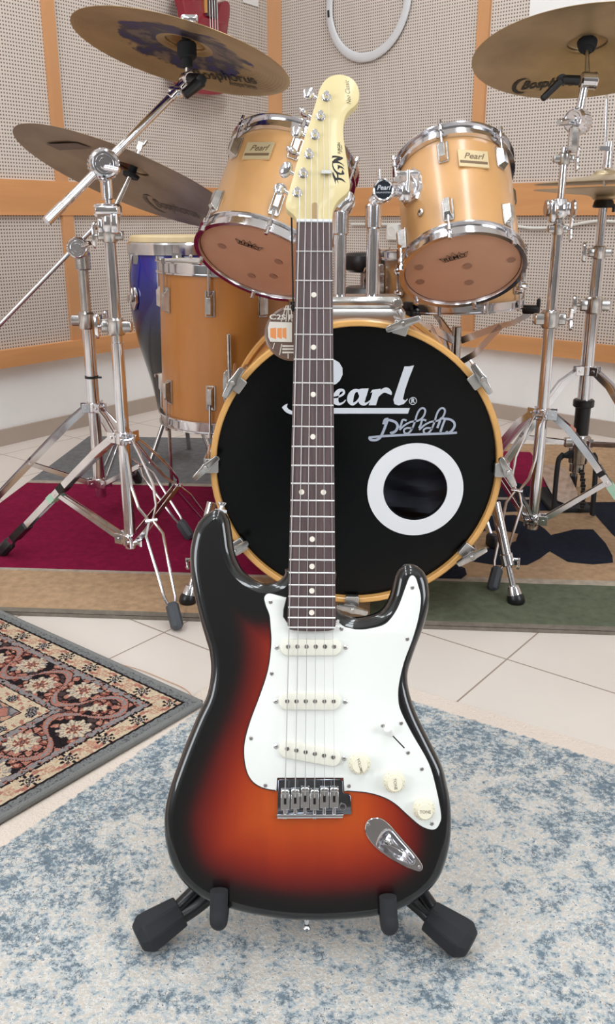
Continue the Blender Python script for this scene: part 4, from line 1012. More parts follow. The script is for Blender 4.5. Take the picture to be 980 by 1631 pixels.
def cym_text(parent, T, R_, txt, pa, pb, size, m__, moon=None, bold=.0006, shear=.3, bell=.2):
    a = cpx(T, *pa, R_*.05); b_ = cpx(T, *pb, R_*.05); L = (b_-a).length; rot = math.atan2((b_-a).y, (b_-a).x)
    mb = MB(); T0 = M.Translation((*((a+b_)/2), 0)) @ M.Rotation(rot, 4, 'Z') @ M.Scale(-1, 4, V((0, 1, 0)))
    text_mesh(mb, txt, size, M.Identity(4), shear=shear, bold=bold)
    wd = max(v.x for v in mb.v)-min(v.x for v in mb.v); mb.v = [T0 @ V((v.x*L/wd, v.y, 0)) for v in mb.v]
    if moon:
        o_ = [(math.cos(t), math.sin(t)) for t in [math.radians(60+i*22) for i in range(12)]]
        i_ = [(math.cos(t)*.82+.26, math.sin(t)*.88) for t in [math.radians(60+i*22) for i in range(11, -1, -1)]]
        mb.flat([(x*L*moon-L*.48, y*size*.7) for x, y in o_+i_], 0, T0)
    mb.v = [V((p.x, p.y, zund(R_, math.hypot(p.x, p.y), bell)-.0012)) for p in mb.v]
    return local_child('maker_mark', mb, m__, parent)

# --- stand A with the painted cymbal
AY = 1.90; a0 = onY(208, 860, AY); baseA = V((a0.x+.0, AY, 0))
def poleA(y, Y=AY, base=None): b_ = base or baseA; return V((b_.x, Y, zY(y, Y)))
sa = E('cymbal_stand', 'chrome boom cymbal stand in front of the floor tom, left of the guitar', 'cymbal stand', baseA)
tripod(sa, baseA, [onZ(281, 1003)[:2], onZ(10, 890)[:2], (baseA.x+.17, AY+.29)], zY(697, AY), zY(858, AY), tapes={1: [(.10, .16, copper), (.52, .56, mint), (.42, .47, blackp), (.8, .93, blackp)]}, wire=(0, 2))
mb = MB(); mb.cyl(baseA+V((0, 0, zY(872, AY))), poleA(545), .0135, n=24, bev=.001); O('base_tube', mb, chrome, sa)
mb = MB(); mb.cyl(poleA(550), poleA(375), .0115, n=24); O('upper_tube', mb, chrome, sa)
mb = MB(); mb.cyl(poleA(380), poleA(310), .0085, n=20); O('inner_tube', mb, chrome, sa)
clamp(sa, poleA(520), V((0, 0, 1)), -1); clamp(sa, poleA(375), V((0, 0, 1)), -1, .8)
mb = MB(M.Translation(poleA(345))); mb.box((0, -.006, .012), (.055, .03, .026), ch=.006); mb.lathe([(.012, -.04), (.018, -.02), (.018, 0), (.015, .01)], None, 20); mb.box((.014, -.010, -.012), (.018, .022, .045), ch=.004); mb.box((-.016, -.006, -.018), (.012, .02, .03), ch=.003); O('tilter_clamp', mb, chrome, sa, bevel=.001)
mb = MB(); mb.cyl(poleA(318), poleA(285), .013, n=20, bev=.002); O('swivel_post', mb, chrome, sa)
rc = poleA(262)+V((.0, -.02, 0)); rc = onY(165, 262, AY-.02); rat = ratchet(sa, rc, V((.35, -1, .1)))
mb = MB(); e_ = onY(190, 271, AY-.045); mb.cyl(rc+V((0, -.015, -.005)), e_, .006, n=12, bev=.001); O('ratchet_lever', mb, chrome, sa, parentobj=rat)
cA, TcA, ccA, axA, hA = cymbal('cymbal', 'large tilted cymbal with worn blue paint, upper left on the boom stand', 291, 88, 1.80, math.radians(14.8), (.262, .965), .2255, cymA, bell=.21)
cym_text(cA, TcA, .2255, 'Bosphorus', (308, 116), (406, 124), .054, ink, bold=.0006, bell=.21)
cym_text(cA, TcA, .2255, 'Antique Series', (365, 128), (410, 133), .026, ink, bold=.0002, bell=.21)
bell_u = ccA+axA*(hA+.018); til = onY(299, 126, 2.0)
stA = bell_u-axA*.0; s0_ = onY(75, 352, AY-.10); s1_ = onY(275, 152, 1.985)
mb = MB(); mb.cyl(s0_, s1_, .0085, n=20, bev=.001); O('boom_arm', mb, chrome, sa)
for t in (.16, .49, .56):
    a_ = s0_.lerp(s1_, t); b2 = s0_.lerp(s1_, t+.025); mb = MB(); mb.cyl(a_, b2, .0089, n=20); O('boom_band', mb, chrome_dull, sa)
mb = MB(); mb.cyl(s0_-(s1_-s0_).normalized()*.002, s0_.lerp(s1_, .12), .0097, n=20, bev=.001); O('boom_end_sleeve', mb, chrome, sa)
mb = MB(); mb.cyl(s1_-(s1_-s0_).normalized()*.01, til, .010, n=16, bev=.002); mb.box(tuple(s1_.lerp(til, .2)), (.03, .02, .02), ch=.004); mb.lathe([(.012, -.016), (.014, -.012), (.014, .012), (.012, .016)], frame(V((.6, -1, 0)), None, til), 20); O('tilter_joint', mb, chrome, sa)
mb = MB(); q0 = onY(322, 128, 1.965); q1 = onY(293, 152, 1.955); mb.cyl(til+V((0, -.005, 0)), q0, .012, n=14, bev=.002); mb.cyl(q0, q1, .0125, .010, n=14, bev=.002); mb.lathe([(.010, 0), (.010, .012), (.004, .013)], frame(V((0, -1, 0)), None, q0), 16); O('tilter_handle', mb, blackp, sa)
mb = MB(); mb.cyl(til, til.lerp(bell_u, .5), .005, n=12); mb.cyl(til, bell_u+axA*.03, .0035, n=10); O('threaded_rod', mb, chrome, sa)
fe = ccA+axA*(hA-.006)
mb = MB(); up_ = (bell_u-til).normalized(); mb.cyl(bell_u-up_*.062, bell_u-up_*.040, .011, n=20); mb.cyl(bell_u-up_*.046, bell_u-up_*.014, .020, n=24, bev=.004); mb.cyl(bell_u-up_*.014, bell_u+up_*.004, .010, n=20); O('felt_sleeve', mb, foam, sa)
mb = MB(); mb.cyl(bell_u+axA*.006, bell_u+axA*.022, .016, n=10, bev=.003); mb.box(tuple(bell_u+axA*.03), (.034, .012, .014), ch=.003); O('wing_nut', mb, chrome, sa)

# --- stand B with the dark ride cymbal
BYs = 2.40; b0_ = onY(160, 780, BYs); baseB = V((b0_.x, BYs, 0)); pB = lambda y: V((baseB.x, BYs, zY(y, BYs)))
sb = E('cymbal_stand', 'chrome boom cymbal stand at far left by the wall, behind the front boom stand', 'cymbal stand', baseB)
tripod(sb, baseB, [(onZ(298, 862).x, onZ(298, 862).y), (baseB.x-.33, BYs-.14), (baseB.x+.04, BYs+.33)], zY(648, BYs), zY(768, BYs), wire=(0,))
mb = MB(); mb.cyl(pB(790), pB(508), .0165, n=24, bev=.001); O('base_tube', mb, chrome, sb)
mb = MB(); mb.cyl(pB(520), pB(425), .0125, n=24); O('upper_tube', mb, chrome_dull, sb)
clamp(sb, pB(510), V((0, 0, 1)), 1, 1.25)
mb = MB(); mb.cyl(pB(600)-V((0, 0, .004)), pB(600)+V((0, 0, .003)), .0185, n=24); mb.box((baseB.x+.02, BYs-.012, pB(600).z), (.02, .004, .005)); O('cable_tie', mb, blackp, sb)
mb = MB(); mb.cyl(pB(430), pB(404), .020, n=24, bev=.003); mb.box((baseB.x, BYs, pB(402).z), (.038, .03, .03), ch=.005); O('swivel_post', mb, chrome_dull, sb)
rcB = onY(124, 395, BYs-.02); rb2 = ratchet(sb, rcB, V((.15, -1, .1)), .027, .03)
mb = MB(); mb.cyl(rcB, onY(143, 387, BYs-.05), .006, n=12, bev=.001); O('ratchet_lever', mb, chrome_dull, sb, parentobj=rb2)
e0 = onY(-40, 558, BYs-.02); e1 = onY(150, 362, 2.39)
mb = MB(); mb.cyl(e0, e1, .0065, n=16, bev=.001); O('boom_arm', mb, chrome, sb)
cB, TcB, ccB, axB, hB = cymbal('cymbal', 'dark bronze ride cymbal tilted steeply, left behind the front boom stand', 206, 288, 2.24, math.radians(12.1), (.375, .927), .294, cymB, bell=.17)
bu_ = ccB+axB*(hB-.0); tlB = onY(180, 338, 2.40); mb = MB(); mb.cyl(e1, tlB, .009, n=14); mb.cyl(tlB, bu_, .008, .006, n=12); mb.cyl(bu_, bu_+axB*.07, .005, n=10); O('tilter_rod', mb, chrome_dull, sb)
mb = MB(); mb.lathe([(.020, -.02), (.022, -.012), (.010, -.008), (.010, .012)], frame(axB, None, bu_), 20); O('felt_sleeve', mb, foam, sb)
mb = MB(); T = frame(axB, V((1, 0, 0)), bu_+axB*.05); mb.box((0, 0, .01), (.012, .012, .02), T); mb.tube([T @ V(p_) for p_ in ((-.012, 0, .03), (-.008, 0, .018), (0, 0, .012), (.008, 0, .018), (.012, 0, .03))], .004, 8); O('wing_nut', mb, chrome_dull, sb)
cym_text(cB, TcB, .294, 'Bosphorus', (246, 321), (316, 338), .070, mat('engraved_mark', (104, 88, 70), .5), moon=.2, bold=.001, bell=.17)
mb = MB(); mb.add([(*cpx(TcB, x, y, .012), 0) for x, y in ((74, 226), (123, 227.5), (146, 239), (95, 238.5))], [(0, 1, 2, 3)])
mb.v = [V((p.x, p.y, zund(.294, math.hypot(p.x, p.y), .17)-.0022)) for p in mb.v]
local_child('tape_patch', mb, mat('brown_tape', (112, 94, 80), .6), cB, 'dark patch')

# --- stand C with the upper right cymbal
CYs = 2.11; c0_ = onY(845, 838, CYs); baseC = V((c0_.x+.006, CYs, 0)); pC = lambda y: V((baseC.x, CYs, zY(y, CYs)))
scn = E('cymbal_stand', 'chrome cymbal stand right of the bass drum holding the upper right cymbal', 'cymbal stand', baseC)
tripod(scn, baseC, [onZ(786, 942)[:2], (baseC.x+.30, CYs-.09), (baseC.x-.17, CYs+.24)], zY(659, CYs), zY(826, CYs), tapes={1: [(.12, .16, copper), (.40, .45, blackp), (.52, .60, mint)]}, wire=(0,))
mb = MB(); mb.cyl(pC(842), pC(520), .0140, n=24, bev=.001); O('base_tube', mb, chrome, scn)
mb = MB(); mb.cyl(pC(530), pC(365), .0115, n=24); O('middle_tube', mb, chrome, scn)
mb = MB(); mb.cyl(pC(370), pC(235), .0085, n=20); O('upper_tube', mb, chrome, scn)
clamp(scn, pC(508), V((0, 0, 1)), 1, 1.15); clamp(scn, pC(365), V((0, 0, 1)), 1, .7); clamp(scn, pC(253), V((0, 0, 1)), 1, .7)
mb = MB(M.Translation(pC(335))); mb.lathe([(.013, -.02), (.02, -.01), (.022, .01), (.014, .025)], None, 20); mb.box((-.018, -.006, -.002), (.016, .022, .05), ch=.004); mb.box((.016, -.006, .004), (.012, .02, .03), ch=.003); O('clamp', mb, chrome, scn, bevel=.001)
for dx in (-.03, .031): mb = MB(M.Translation(pC(332)+V((dx, 0, 0)))); mb.lathe([(.018, -.003), (.02, 0), (.018, .004)], M.Rotation(PI/2, 4, 'Y'), 20); O('clamp_disc', mb, chrome_dull, scn)
rcC = onY(921, 194, CYs-.005); ratchet(scn, rcC, V((-.9, -.8, .1)), .026, .045)
mb = MB(); k1 = onY(891, 195, CYs-.05); mb.cyl(rcC, k1, .007, n=12, bev=.001); mb.box(tuple(onY(914, 222, CYs-.02)), (.022, .02, .055), ch=.005); O('tilter_body', mb, chrome_dull, scn)
mb = MB(); mb.cyl(onY(921, 190, CYs), onY(931, 138, CYs), .009, n=18, bev=.001); O('tilter_tube', mb, chrome, scn)
hp = onY(931, 127, CYs-.0); mb = MB(); mb.cyl(onY(925, 128, CYs-.0), onY(951, 129, CYs-.0), .0175, n=24, bev=.003); mb.cyl(onY(946, 129, CYs), onY(949, 129, CYs), .0185, n=24); O('tilter_joint', mb, chrome, scn)
mb = MB(); h0 = onY(924, 128, CYs-.02); h1 = onY(895, 127, CYs-.02); h2 = onY(863, 159, CYs-.02); mb.cyl(h0, h1, .010, n=16, bev=.002); mb.cyl(h1, h2, .0085, .007, n=16, bev=.003); mb.lathe([(.011, 0), (.011, .012), (.005, .013)], frame(V((0, -1, 0)), None, h1+V((0, .006, 0))), 16); O('tilter_handle', mb, blackp, scn)
cC, TcC, ccC, axC, hC = cymbal('cymbal', 'large bronze cymbal cut by the upper right edge of the picture', 935, 89, 1.94, math.radians(21.4), (-.10, .995), .250, cymC, bell=.2)
bc2 = ccC+axC*(hC+.02); jC = onY(934, 122, CYs)
mb = MB(); mb.cyl(jC, bc2+axC*.03, .0038, n=10); mb.cyl(jC+V((.008, 0, 0)), bc2, .0015, n=6); O('threaded_rod', mb, chrome_dull, scn)
uu = (bc2-jC).normalized(); tC = bc2-uu*.040
mb = MB(); mb.cyl(tC-uu*.008, tC+uu*.004, .009, .012, n=20, bev=.001); mb.cyl(tC+uu*.002, tC+uu*.022, .019, .022, n=24, bev=.003); O('felt_sleeve', mb, foam, scn)
cym_text(cC, TcC, .25, 'Bosphorus', (830, 131), (925, 127), .052, ink, moon=.17, bold=.0016)

# --- hi-hat stand
HY = 2.42; h0_ = onY(912, 800, HY); baseH = V((h0_.x+.004, HY, 0)); pH = lambda y: V((baseH.x, HY, zY(y, HY)))
hh = E('hi_hat_stand', 'hi-hat stand with pedal at the right edge, behind the right cymbal stand', 'hi-hat stand', baseH)
tripod(hh, baseH, [(baseH.x+.26, HY-.22), (baseH.x-.30, HY-.02), (baseH.x+.08, HY+.28)], zY(590, HY), zY(705, HY), wire=())
mb = MB(); mb.cyl(pH(740), pH(487), .0185, n=24, bev=.001); O('base_tube', mb, chrome, hh)
mb = MB(); mb.cyl(pH(500), pH(400), .0145, n=24); O('middle_tube', mb, chrome, hh)
mb = MB(); mb.cyl(pH(410), pH(330), .0115, n=24); O('upper_tube', mb, chrome, hh)
clamp(hh, pH(486), V((0, 0, 1)), -1, 1.25); clamp(hh, pH(402), V((0, 0, 1)), -1, .95)
mb = MB(); mb.cyl(pH(692), pH(638), .021, n=24); mb.cyl(pH(648), pH(636), .029, n=28, bev=.003); O('rubber_boot', mb, blackp, hh)
mb = MB(); mb.cyl(pH(738), pH(695), .026, .030, n=24, bev=.003); mb.cyl(pH(750), pH(736), .022, n=20); mb.box((baseH.x-.035, HY-.01, pH(703).z), (.025, .02, .025), ch=.003); O('spring_housing', mb, chrome_dull, hh)
for xx_ in (-.062, .045):
    mb = MB(); mb.strap(smooth2([V((baseH.x+xx_*.3, HY-.01, zY(722, HY))), V((baseH.x+xx_*.75, HY-.015, zY(724, HY))), V((baseH.x+xx_, HY-.02, zY(735, HY))), V((baseH.x+xx_*1.05, HY-.03, .015))], 5, False), .022, .008, V((1, 0, 0))); O('pedal_frame', mb, foam, hh)
mb = MB(); zt2 = zY(745, HY)
for k_ in range(14):
    z_ = zt2-k_*.009; mb.box((baseH.x+.004+.012*math.sin(k_*.15), HY-.03, z_), (.014 if k_ % 2 else .010, .006, .0075))
O('drive_chain', mb, blackp, hh)
mb = MB(); mb.box((baseH.x, HY+.12, .016), (.125, .22, .012), ch=.003)
fb = O('base_plate', mb, foam, hh)
mb = MB(frame(V((0, -.25, 1)), V((1, 0, 0)), V((baseH.x, HY+.16, .055)))); mb.prism(smooth2([(-.03, -.11), (.03, -.11), (.042, .03), (.03, .10), (-.03, .10), (-.042, .03)], 3), -.004, .004); O('footboard', mb, chrome_dull, hh)
mb = MB(); mb.cyl(pH(320), onY(967, 150, HY), .0035, n=10); O('pull_rod', mb, chrome, hh)
mb = MB(); mb.cyl(pH(263), pH(240), .011, n=16, bev=.002); mb.cyl(pH(240), pH(226), .008, n=16); mb.box((baseH.x-.016, HY-.01, pH(237).z), (.024, .01, .010), M.Identity(4)); mb.cyl(pH(268), pH(262), .014, n=16, bev=.001); O('clutch', mb, chrome, hh)
mb = MB(); mb.cyl(pH(331), pH(318), .028, .024, n=24, bev=.003); mb.cyl(pH(318), pH(312), .018, n=20); mb.cyl(V((baseH.x+.022, HY-.015, pH(338).z)), V((baseH.x+.022, HY-.015, pH(325).z)), .004, n=8); O('cymbal_seat', mb, blackp, hh)
def hat(lab, z, flip):
    me = cB.data; R_ = .180; mbx = MB(); h = R_*.09
    pr_ = smooth2([(.006, h+R_*.08), (R_*.15, h+R_*.06), (R_*.24, h), (R_*.6, h*.55), (R_, 0)], 5, False); lo = [(a, b_-.0016) for a, b_ in reversed(pr_)]
    mbx.lathe(list(pr_)+lo, None, 80, cap=False); me = bpy.data.meshes.new('hi_hat_cymbal'); me.from_pydata(mbx.v, [], mbx.f); me.update(); me.materials.append(cymD)
    for p_ in me.polygons: p_.use_smooth = True
    bm = bmesh.new(); bm.from_mesh(me); bmesh.ops.recalc_face_normals(bm, faces=bm.faces); bm.to_mesh(me); bm.free()
    o = bpy.data.objects.new('hi_hat_cymbal', me); COL.objects.link(o); o.location = (baseH.x, HY, z); o.rotation_euler = (PI if flip else 0, math.radians(-1.5), 0)
    return TH_(o, lab, 'cymbal')
hat('upper hi-hat cymbal on the stand at the right edge', pH(290).z, False); hat('lower hi-hat cymbal turned bell down on the stand at the right edge', pH(300).z, True)

# ================================================================== ELECTRIC GUITAR
AL = math.radians(22.5); gn = V((0, -math.cos(AL), math.sin(AL))); gu = V((0, math.sin(AL), math.cos(AL)))
GP = onY(490, 1465, .79)
def g3(x, y, z=0): return onP(x, y, GP+gn*z, gn)
sadC, nutC = g3(493, 1264, .012), g3(501, 352, .012)
yv = (nutC-sadC); SCALE = yv.length; yv.normalize(); xv = yv.cross(gn)
G0 = sadC-gn*.012
TG = M((xv, yv, gn)).transposed().to_4x4(); TG.translation = G0; TGi = TG.inverted()
def gl(x, y, z=0): p = TGi @ g3(x, y, z); return (p.x, p.y)
groot = E('electric_guitar', 'sunburst electric guitar with white pickguard and maple headstock standing on the floor stand', 'guitar', g3(490, 1466, -.02))
def zf(px, py, z): p = gl(px, py, z); return V((p[0], p[1], z))
body_px = [(459, 905), (455, 914), (444, 925), (430, 929), (418, 929), (401, 921), (385, 908), (376, 892), (370, 872), (367, 848), (363, 826), (356, 815), (347, 811), (336, 814), (325, 822), (314, 836), (307, 856), (303, 882), (304, 912), (309, 943), (315, 970), (321, 994), (328, 1018), (334, 1040), (336, 1071), (330, 1107), (316, 1137), (298, 1180), (281, 1225), (270, 1258), (263, 1290), (262, 1320), (266, 1350), (275, 1378), (289, 1400), (306, 1417), (330, 1432), (377, 1449), (437, 1461), (490, 1465), (555, 1463), (614, 1455), (655, 1437), (682, 1418), (700, 1396), (711, 1368), (717, 1340), (719, 1310), (717, 1275), (712, 1249), (704, 1219), (684, 1178), (664, 1137), (652, 1101), (650, 1071), (661, 1035), (676, 994), (684, 959), (682, 928), (676, 912), (667, 903), (653, 898), (640, 902), (631, 915), (625, 943), (618, 960), (606, 974), (588, 981), (568, 984), (552, 981), (540, 973), (533, 962), (531, 940), (531, 905)]
ob_ = [V((p[0], p[1])) for p in (gl(*q, -.012) for q in body_px)]
def resample(P, step):
    n_ = len(P); L = [0]
    for i in range(n_): L.append(L[-1]+(P[(i+1) % n_]-P[i]).length)
    K = int(L[-1]/step); r = []; j = 0
    for k_ in range(K):
        s_ = L[-1]*k_/K
        while L[j+1] < s_: j += 1
        t = (s_-L[j])/(L[j+1]-L[j]); r.append(P[j].lerp(P[(j+1) % n_], t))
    return r
ob_ = resample(smooth2(ob_, 6), .004)
A_ = sum(ob_[i].x*ob_[(i+1) % len(ob_)].y-ob_[(i+1) % len(ob_)].x*ob_[i].y for i in range(len(ob_)))
if A_ < 0: ob_.reverse()
NB = len(ob_)
def ins(P, d):
    Q = inset(P, d)
    for _ in range(2): Q = [Q[i-1]*.25+Q[i]*.5+Q[(i+1) % len(Q)]*.25 for i in range(len(Q))] if d > .004 else Q
    return Q
ringsf = [(0, -.0215), (0, -.012), (.0008, -.0078), (.0026, -.0042), (.0050, -.0019), (.0080, -.0006), (.0115, 0)]
vs = []; fs = []
for d, z in ringsf:
    for p in ins(ob_, d): vs.append((p.x, p.y, z))
for k_ in range(len(ringsf)-1):
    for i in range(NB): j = (i+1) % NB; fs.append((k_*NB+i, k_*NB+j, (k_+1)*NB+j, (k_+1)*NB+i))
inner = ins(ob_, .0115)
def pip(x, y, P):
    c = False; n_ = len(P); j = n_-1
    for i in range(n_):
        a, b_ = P[i], P[j]
        if (a.y > y) != (b_.y > y) and x < (b_.x-a.x)*(y-a.y)/(b_.y-a.y)+a.x: c = not c
        j = i
    return c
def sdist(x, y): return min((V((x, y))-p).length for p in ob_)
pts = list(inner); xs = [p.x for p in inner]; ys = [p.y for p in inner]; g_ = .0055
yy = min(ys)
while yy < max(ys):
    xx = min(xs)
    while xx < max(xs):
        if pip(xx, yy, inner) and min((V((xx, yy))-p).length for p in inner) > .004: pts.append(V((xx, yy)))
        xx += g_
    yy += g_
ji = smooth2([gl(*p, .002) for p in ((599, 1346), (603, 1333), (611, 1322), (621, 1320), (637, 1338), (652, 1355), (661, 1367), (660, 1376), (652, 1377), (634, 1370), (615, 1360), (603, 1352))], 4)
if sum(ji[i].x*ji[(i+1) % len(ji)].y-ji[(i+1) % len(ji)].x*ji[i].y for i in range(len(ji))) < 0: ji.reverse()
jh = inset(ji, -.0012); pts = [p for p in pts[:NB]]+[p for p in pts[NB:] if not pip(p.x, p.y, inset(jh, -.001))]; J0 = len(pts); pts += jh
res = delaunay_2d_cdt(pts, [(J0+i, J0+(i+1) % len(jh)) for i in range(len(jh))], [list(range(NB))], 1, 1e-6)
rv, rf = res[0], res[2]; b0_ = len(vs); vs += [(p.x, p.y, 0) for p in rv]
for f_ in rf:
    a, b_, c_ = (rv[i] for i in f_[:3]); cr_2 = (b_.x-a.x)*(c_.y-a.y)-(b_.y-a.y)*(c_.x-a.x); q_ = (a+b_+c_)/3
    if pip(q_.x, q_.y, jh): continue
    f2 = f_ if cr_2 > 0 else list(reversed(f_)); fs.append(tuple(b0_+i for i in f2))
# back half
ringsb = [(0, -.0215), (0, -.034), (.0012, -.039), (.005, -.0428), (.011, -.0445)]; bb0 = len(vs)
for d, z in ringsb:
    for p in ins(ob_, d): vs.append((p.x, p.y, z))
for k_ in range(len(ringsb)-1):
    for i in range(NB): j = (i+1) % NB; fs.append((bb0+k_*NB+j, bb0+k_*NB+i, bb0+(k_+1)*NB+i, bb0+(k_+1)*NB+j))
b1_ = len(vs); vs += [(p.x, p.y, -.0445) for p in rv]
for f_ in rf:
    a, b_, c_ = (rv[i] for i in f_[:3]); cr_2 = (b_.x-a.x)*(c_.y-a.y)-(b_.y-a.y)*(c_.x-a.x)
    f2 = f_ if cr_2 < 0 else list(reversed(f_)); fs.append(tuple(b1_+i for i in f2))
ramp = [(0, (7, 9, 11)), (.018, (8, 10, 12)), (.027, (26, 10, 12)), (.038, (78, 14, 14)), (.052, (116, 26, 16)), (.070, (148, 44, 18)), (.095, (174, 66, 22)), (.13, (190, 84, 28)), (.3, (198, 94, 34))]
def burst(x, y):
    d = sdist(x, y)+.0035*(vnoise(x*30, y*30, 2)-.5)
    y2 = y+.02
    if y > .10: d -= (y-.10)*.16          # horns are sprayed darker
    for (a, ca), (b_, cb) in zip(ramp, ramp[1:]):
        if d <= b_: t = max(0, (d-a)/(b_-a)); c = tuple(ca[i]+(cb[i]-ca[i])*t for i in range(3)); break
    gr = 1+.05*(vnoise(x*160, y*14, 7)-.5)
    return lin(tuple(min(255, q_*gr) for q_ in c))
mb = MB(TG); mb.add(vs, fs)
body = O('body', mb, vcol_mat('sunburst_lacquer', .3, coat=1.0, spec=.3), groot, smooth=60)
ca = body.data.color_attributes.new('Col', 'FLOAT_COLOR', 'POINT'); fc = []
off_n = NB*len(ringsf)
for i, p in enumerate(vs):
    if p[2] < -.001: c = lin((9, 12, 14))
    elif i < off_n: c = burst(p[0], p[1])
    else: c = burst(p[0], p[1])
    fc += list(c)
ca.data.foreach_set('color', fc)
def gscrew(root, par, x, y, z, r_=.0024, m__=None):
    T = TG @ M.Translation(zf(x, y, z))
    mb = MB(T); mb.lathe([(r_, 0), (r_, .0003), (r_*.7, .0009), (0, .0010)], None, 12, cap=False); o = O('screw', mb, m__ or steel, root, parentobj=par)
    return o
# pickguard: black ply rim under a white top
pg_px = [(458, 951), (440, 946), (427, 944), (420, 951), (422, 964), (428, 980), (430, 1000), (431, 1025), (426, 1066), (413, 1107), (398, 1147), (389, 1180), (388, 1206), (392, 1228), (399, 1242), (409, 1251), (423, 1257), (442, 1260), (442, 1240), (547, 1240), (547, 1260), (583, 1263), (609, 1270), (629, 1281), (648, 1298), (668, 1315), (684, 1322), (695, 1321), (702, 1311), (704, 1296), (696, 1254), (684, 1214), (658, 1168), (640, 1132), (636, 1112), (637, 1090), (645, 1055), (658, 1020), (668, 985), (672, 953), (667, 930), (663, 919), (657, 915), (651, 919), (645, 934), (633, 966), (620, 986), (610, 994), (597, 998), (580, 1001), (566, 1001), (550, 997), (536, 988), (534, 990), (458, 990)]
P2 = [V(gl(*q, .001)) for q in pg_px]
sharp = {17, 18, 19, 20, 51, 52, 0, 50}
def smooth_sel(P, sharp_i, k=4):
    n_ = len(P); r = []
    for i in range(n_):
        j = (i+1) % n_
        if i in sharp_i and j in sharp_i: r.append(P[i]); continue
        p0 = P[i] if i in sharp_i else P[i-1]; p3 = P[j] if j in sharp_i else P[(j+1) % n_]; p1, p2 = P[i], P[j]
        for q_ in range(k):
            t = q_/k; r.append(.5*((2*p1)+(p2-p0)*t+(2*p0-5*p1+4*p2-p3)*t*t+(3*p1-p0-3*p2+p3)*t**3))
    return r
P2 = smooth_sel(P2, sharp)
mb = MB(TG); mb.prism(P2, -.0006, .0014); pg = O('pickguard', mb, gedge, groot, label='white pickguard with thin dark ply edge')
if sum(P2[i].x*P2[(i+1) % len(P2)].y-P2[(i+1) % len(P2)].x*P2[i].y for i in range(len(P2))) < 0: P2.reverse()
P3 = inset(P2, .0011); mb = MB(TG); mb.prism(P3, .001, .0023, ch=.0004); O('top_ply', mb, gw, groot, parentobj=pg, label='white top face')
for x, y in ((431, 959), (544, 1002), (657, 936), (649, 1018), (433, 1073), (400, 1176), (639, 1152), (423, 1251), (556, 1252), (672, 1225), (688, 1312), (610, 1156), (650, 1199)): gscrew(groot, pg, x, y, .0023)
# pickups
def pill(a, b_, r_, n_=12):
    a, b_ = V(a), V(b_); d = (b_-a).normalized(); an = math.atan2(d.y, d.x); o = []
    for i in range(n_+1): t = an-PI/2+PI*i/n_; o.append(b_+V((math.cos(t), math.sin(t)))*r_)
    for i in range(n_+1): t = an+PI/2+PI*i/n_; o.append(a+V((math.cos(t), math.sin(t)))*r_)
    return o
for (x0, y0, x1, y1, pa, pb_, s0_, s1_) in ((459, 1031, 531, 1031, (459, 1030), (532.5, 1030), (441, 1031), (550.5, 1031)), (457.5, 1117, 530, 1117.5, (457.6, 1117), (531.6, 1117), (439.5, 1117), (550, 1117.5)), (458, 1194, 530, 1207, (457.6, 1192.5), (531, 1206), (440, 1189), (548.5, 1208))):
    a, b_ = gl(x0, y0, .006), gl(x1, y1, .006)
    mb = MB(TG); mb.prism(pill(a, b_, .0094), .0015, .0085, ch=.0018); pk = O('pickup', mb, aged, groot, label='aged white single coil pickup')
    for i in range(6):
        t = i/5; x, y = gl(pa[0]+(pb_[0]-pa[0])*t, pa[1]+(pb_[1]-pa[1])*t, .0085)
        mb = MB(TG @ M.Translation((x, y, .0078))); mb.lathe([(.0025, 0), (.0025, .0012), (.0021, .0016), (0, .0016)], None, 16, cap=False); O('pole_piece', mb, chrome_dull, groot, parentobj=pk)
    for s_ in (s0_, s1_): gscrew(groot, pk, s_[0], s_[1], .0023, .003)
# knobs
for (x, y, txt, rot) in ((572.5, 1216, 'VOLUME', -75), (628, 1245, 'TONE', -82), (675.5, 1289, 'TONE', 0)):
    p = gl(x, y, .004); T = TG @ M.Translation((p[0], p[1], .0023))
    mb = MB(T); mb.lathe([(.0120, 0), (.0126, .0008), (.0120, .003), (.0098, .0065), (.0094, .007), (.0088, .0125), (.0080, .0135), (0, .0137)], None, 40, cap=False)
    for i in range(24):
        a = 2*PI*i/24; mb.box((.0093*math.cos(a), .0093*math.sin(a), .0098), (.0009, .0009, .005))
    kb = O('knob', mb, knobm, groot)
    mb = MB(T); text_mesh(mb, txt, .0046 if txt == 'TONE' else .0042, M.Translation((0, 0, .0138)) @ M.Rotation(math.radians(rot), 4, 'Z'), bold=.00005)
    for i in range(11):
        a = math.radians(150+i*24+rot*.3); mb.lathe([(.0005, 0), (0, .0001)], M.Translation((.0110*math.cos(a), .0110*math.sin(a), .0047)), 6, cap=False)
    O('knob_marking', mb, mat('brown_print', (120, 110, 88), .6) if 'brown_print' not in MATS else MATS['brown_print'], groot, parentobj=kb, smooth=0)
# switch
a, b_ = gl(621, 1167, .0024), gl(644, 1191, .0024); mb = MB(TG); mb.prism(pill(a, b_, .0007, 4), .0022, .00245); O('switch_slot', mb, ink, groot, parentobj=pg)
p = zf(625, 1171, .0024); q = zf(617, 1160, .014); mb = MB(TG); mb.cyl(p, q, .0022, .0044, n=16, bev=.001); O('switch_tip', mb, gw, groot)
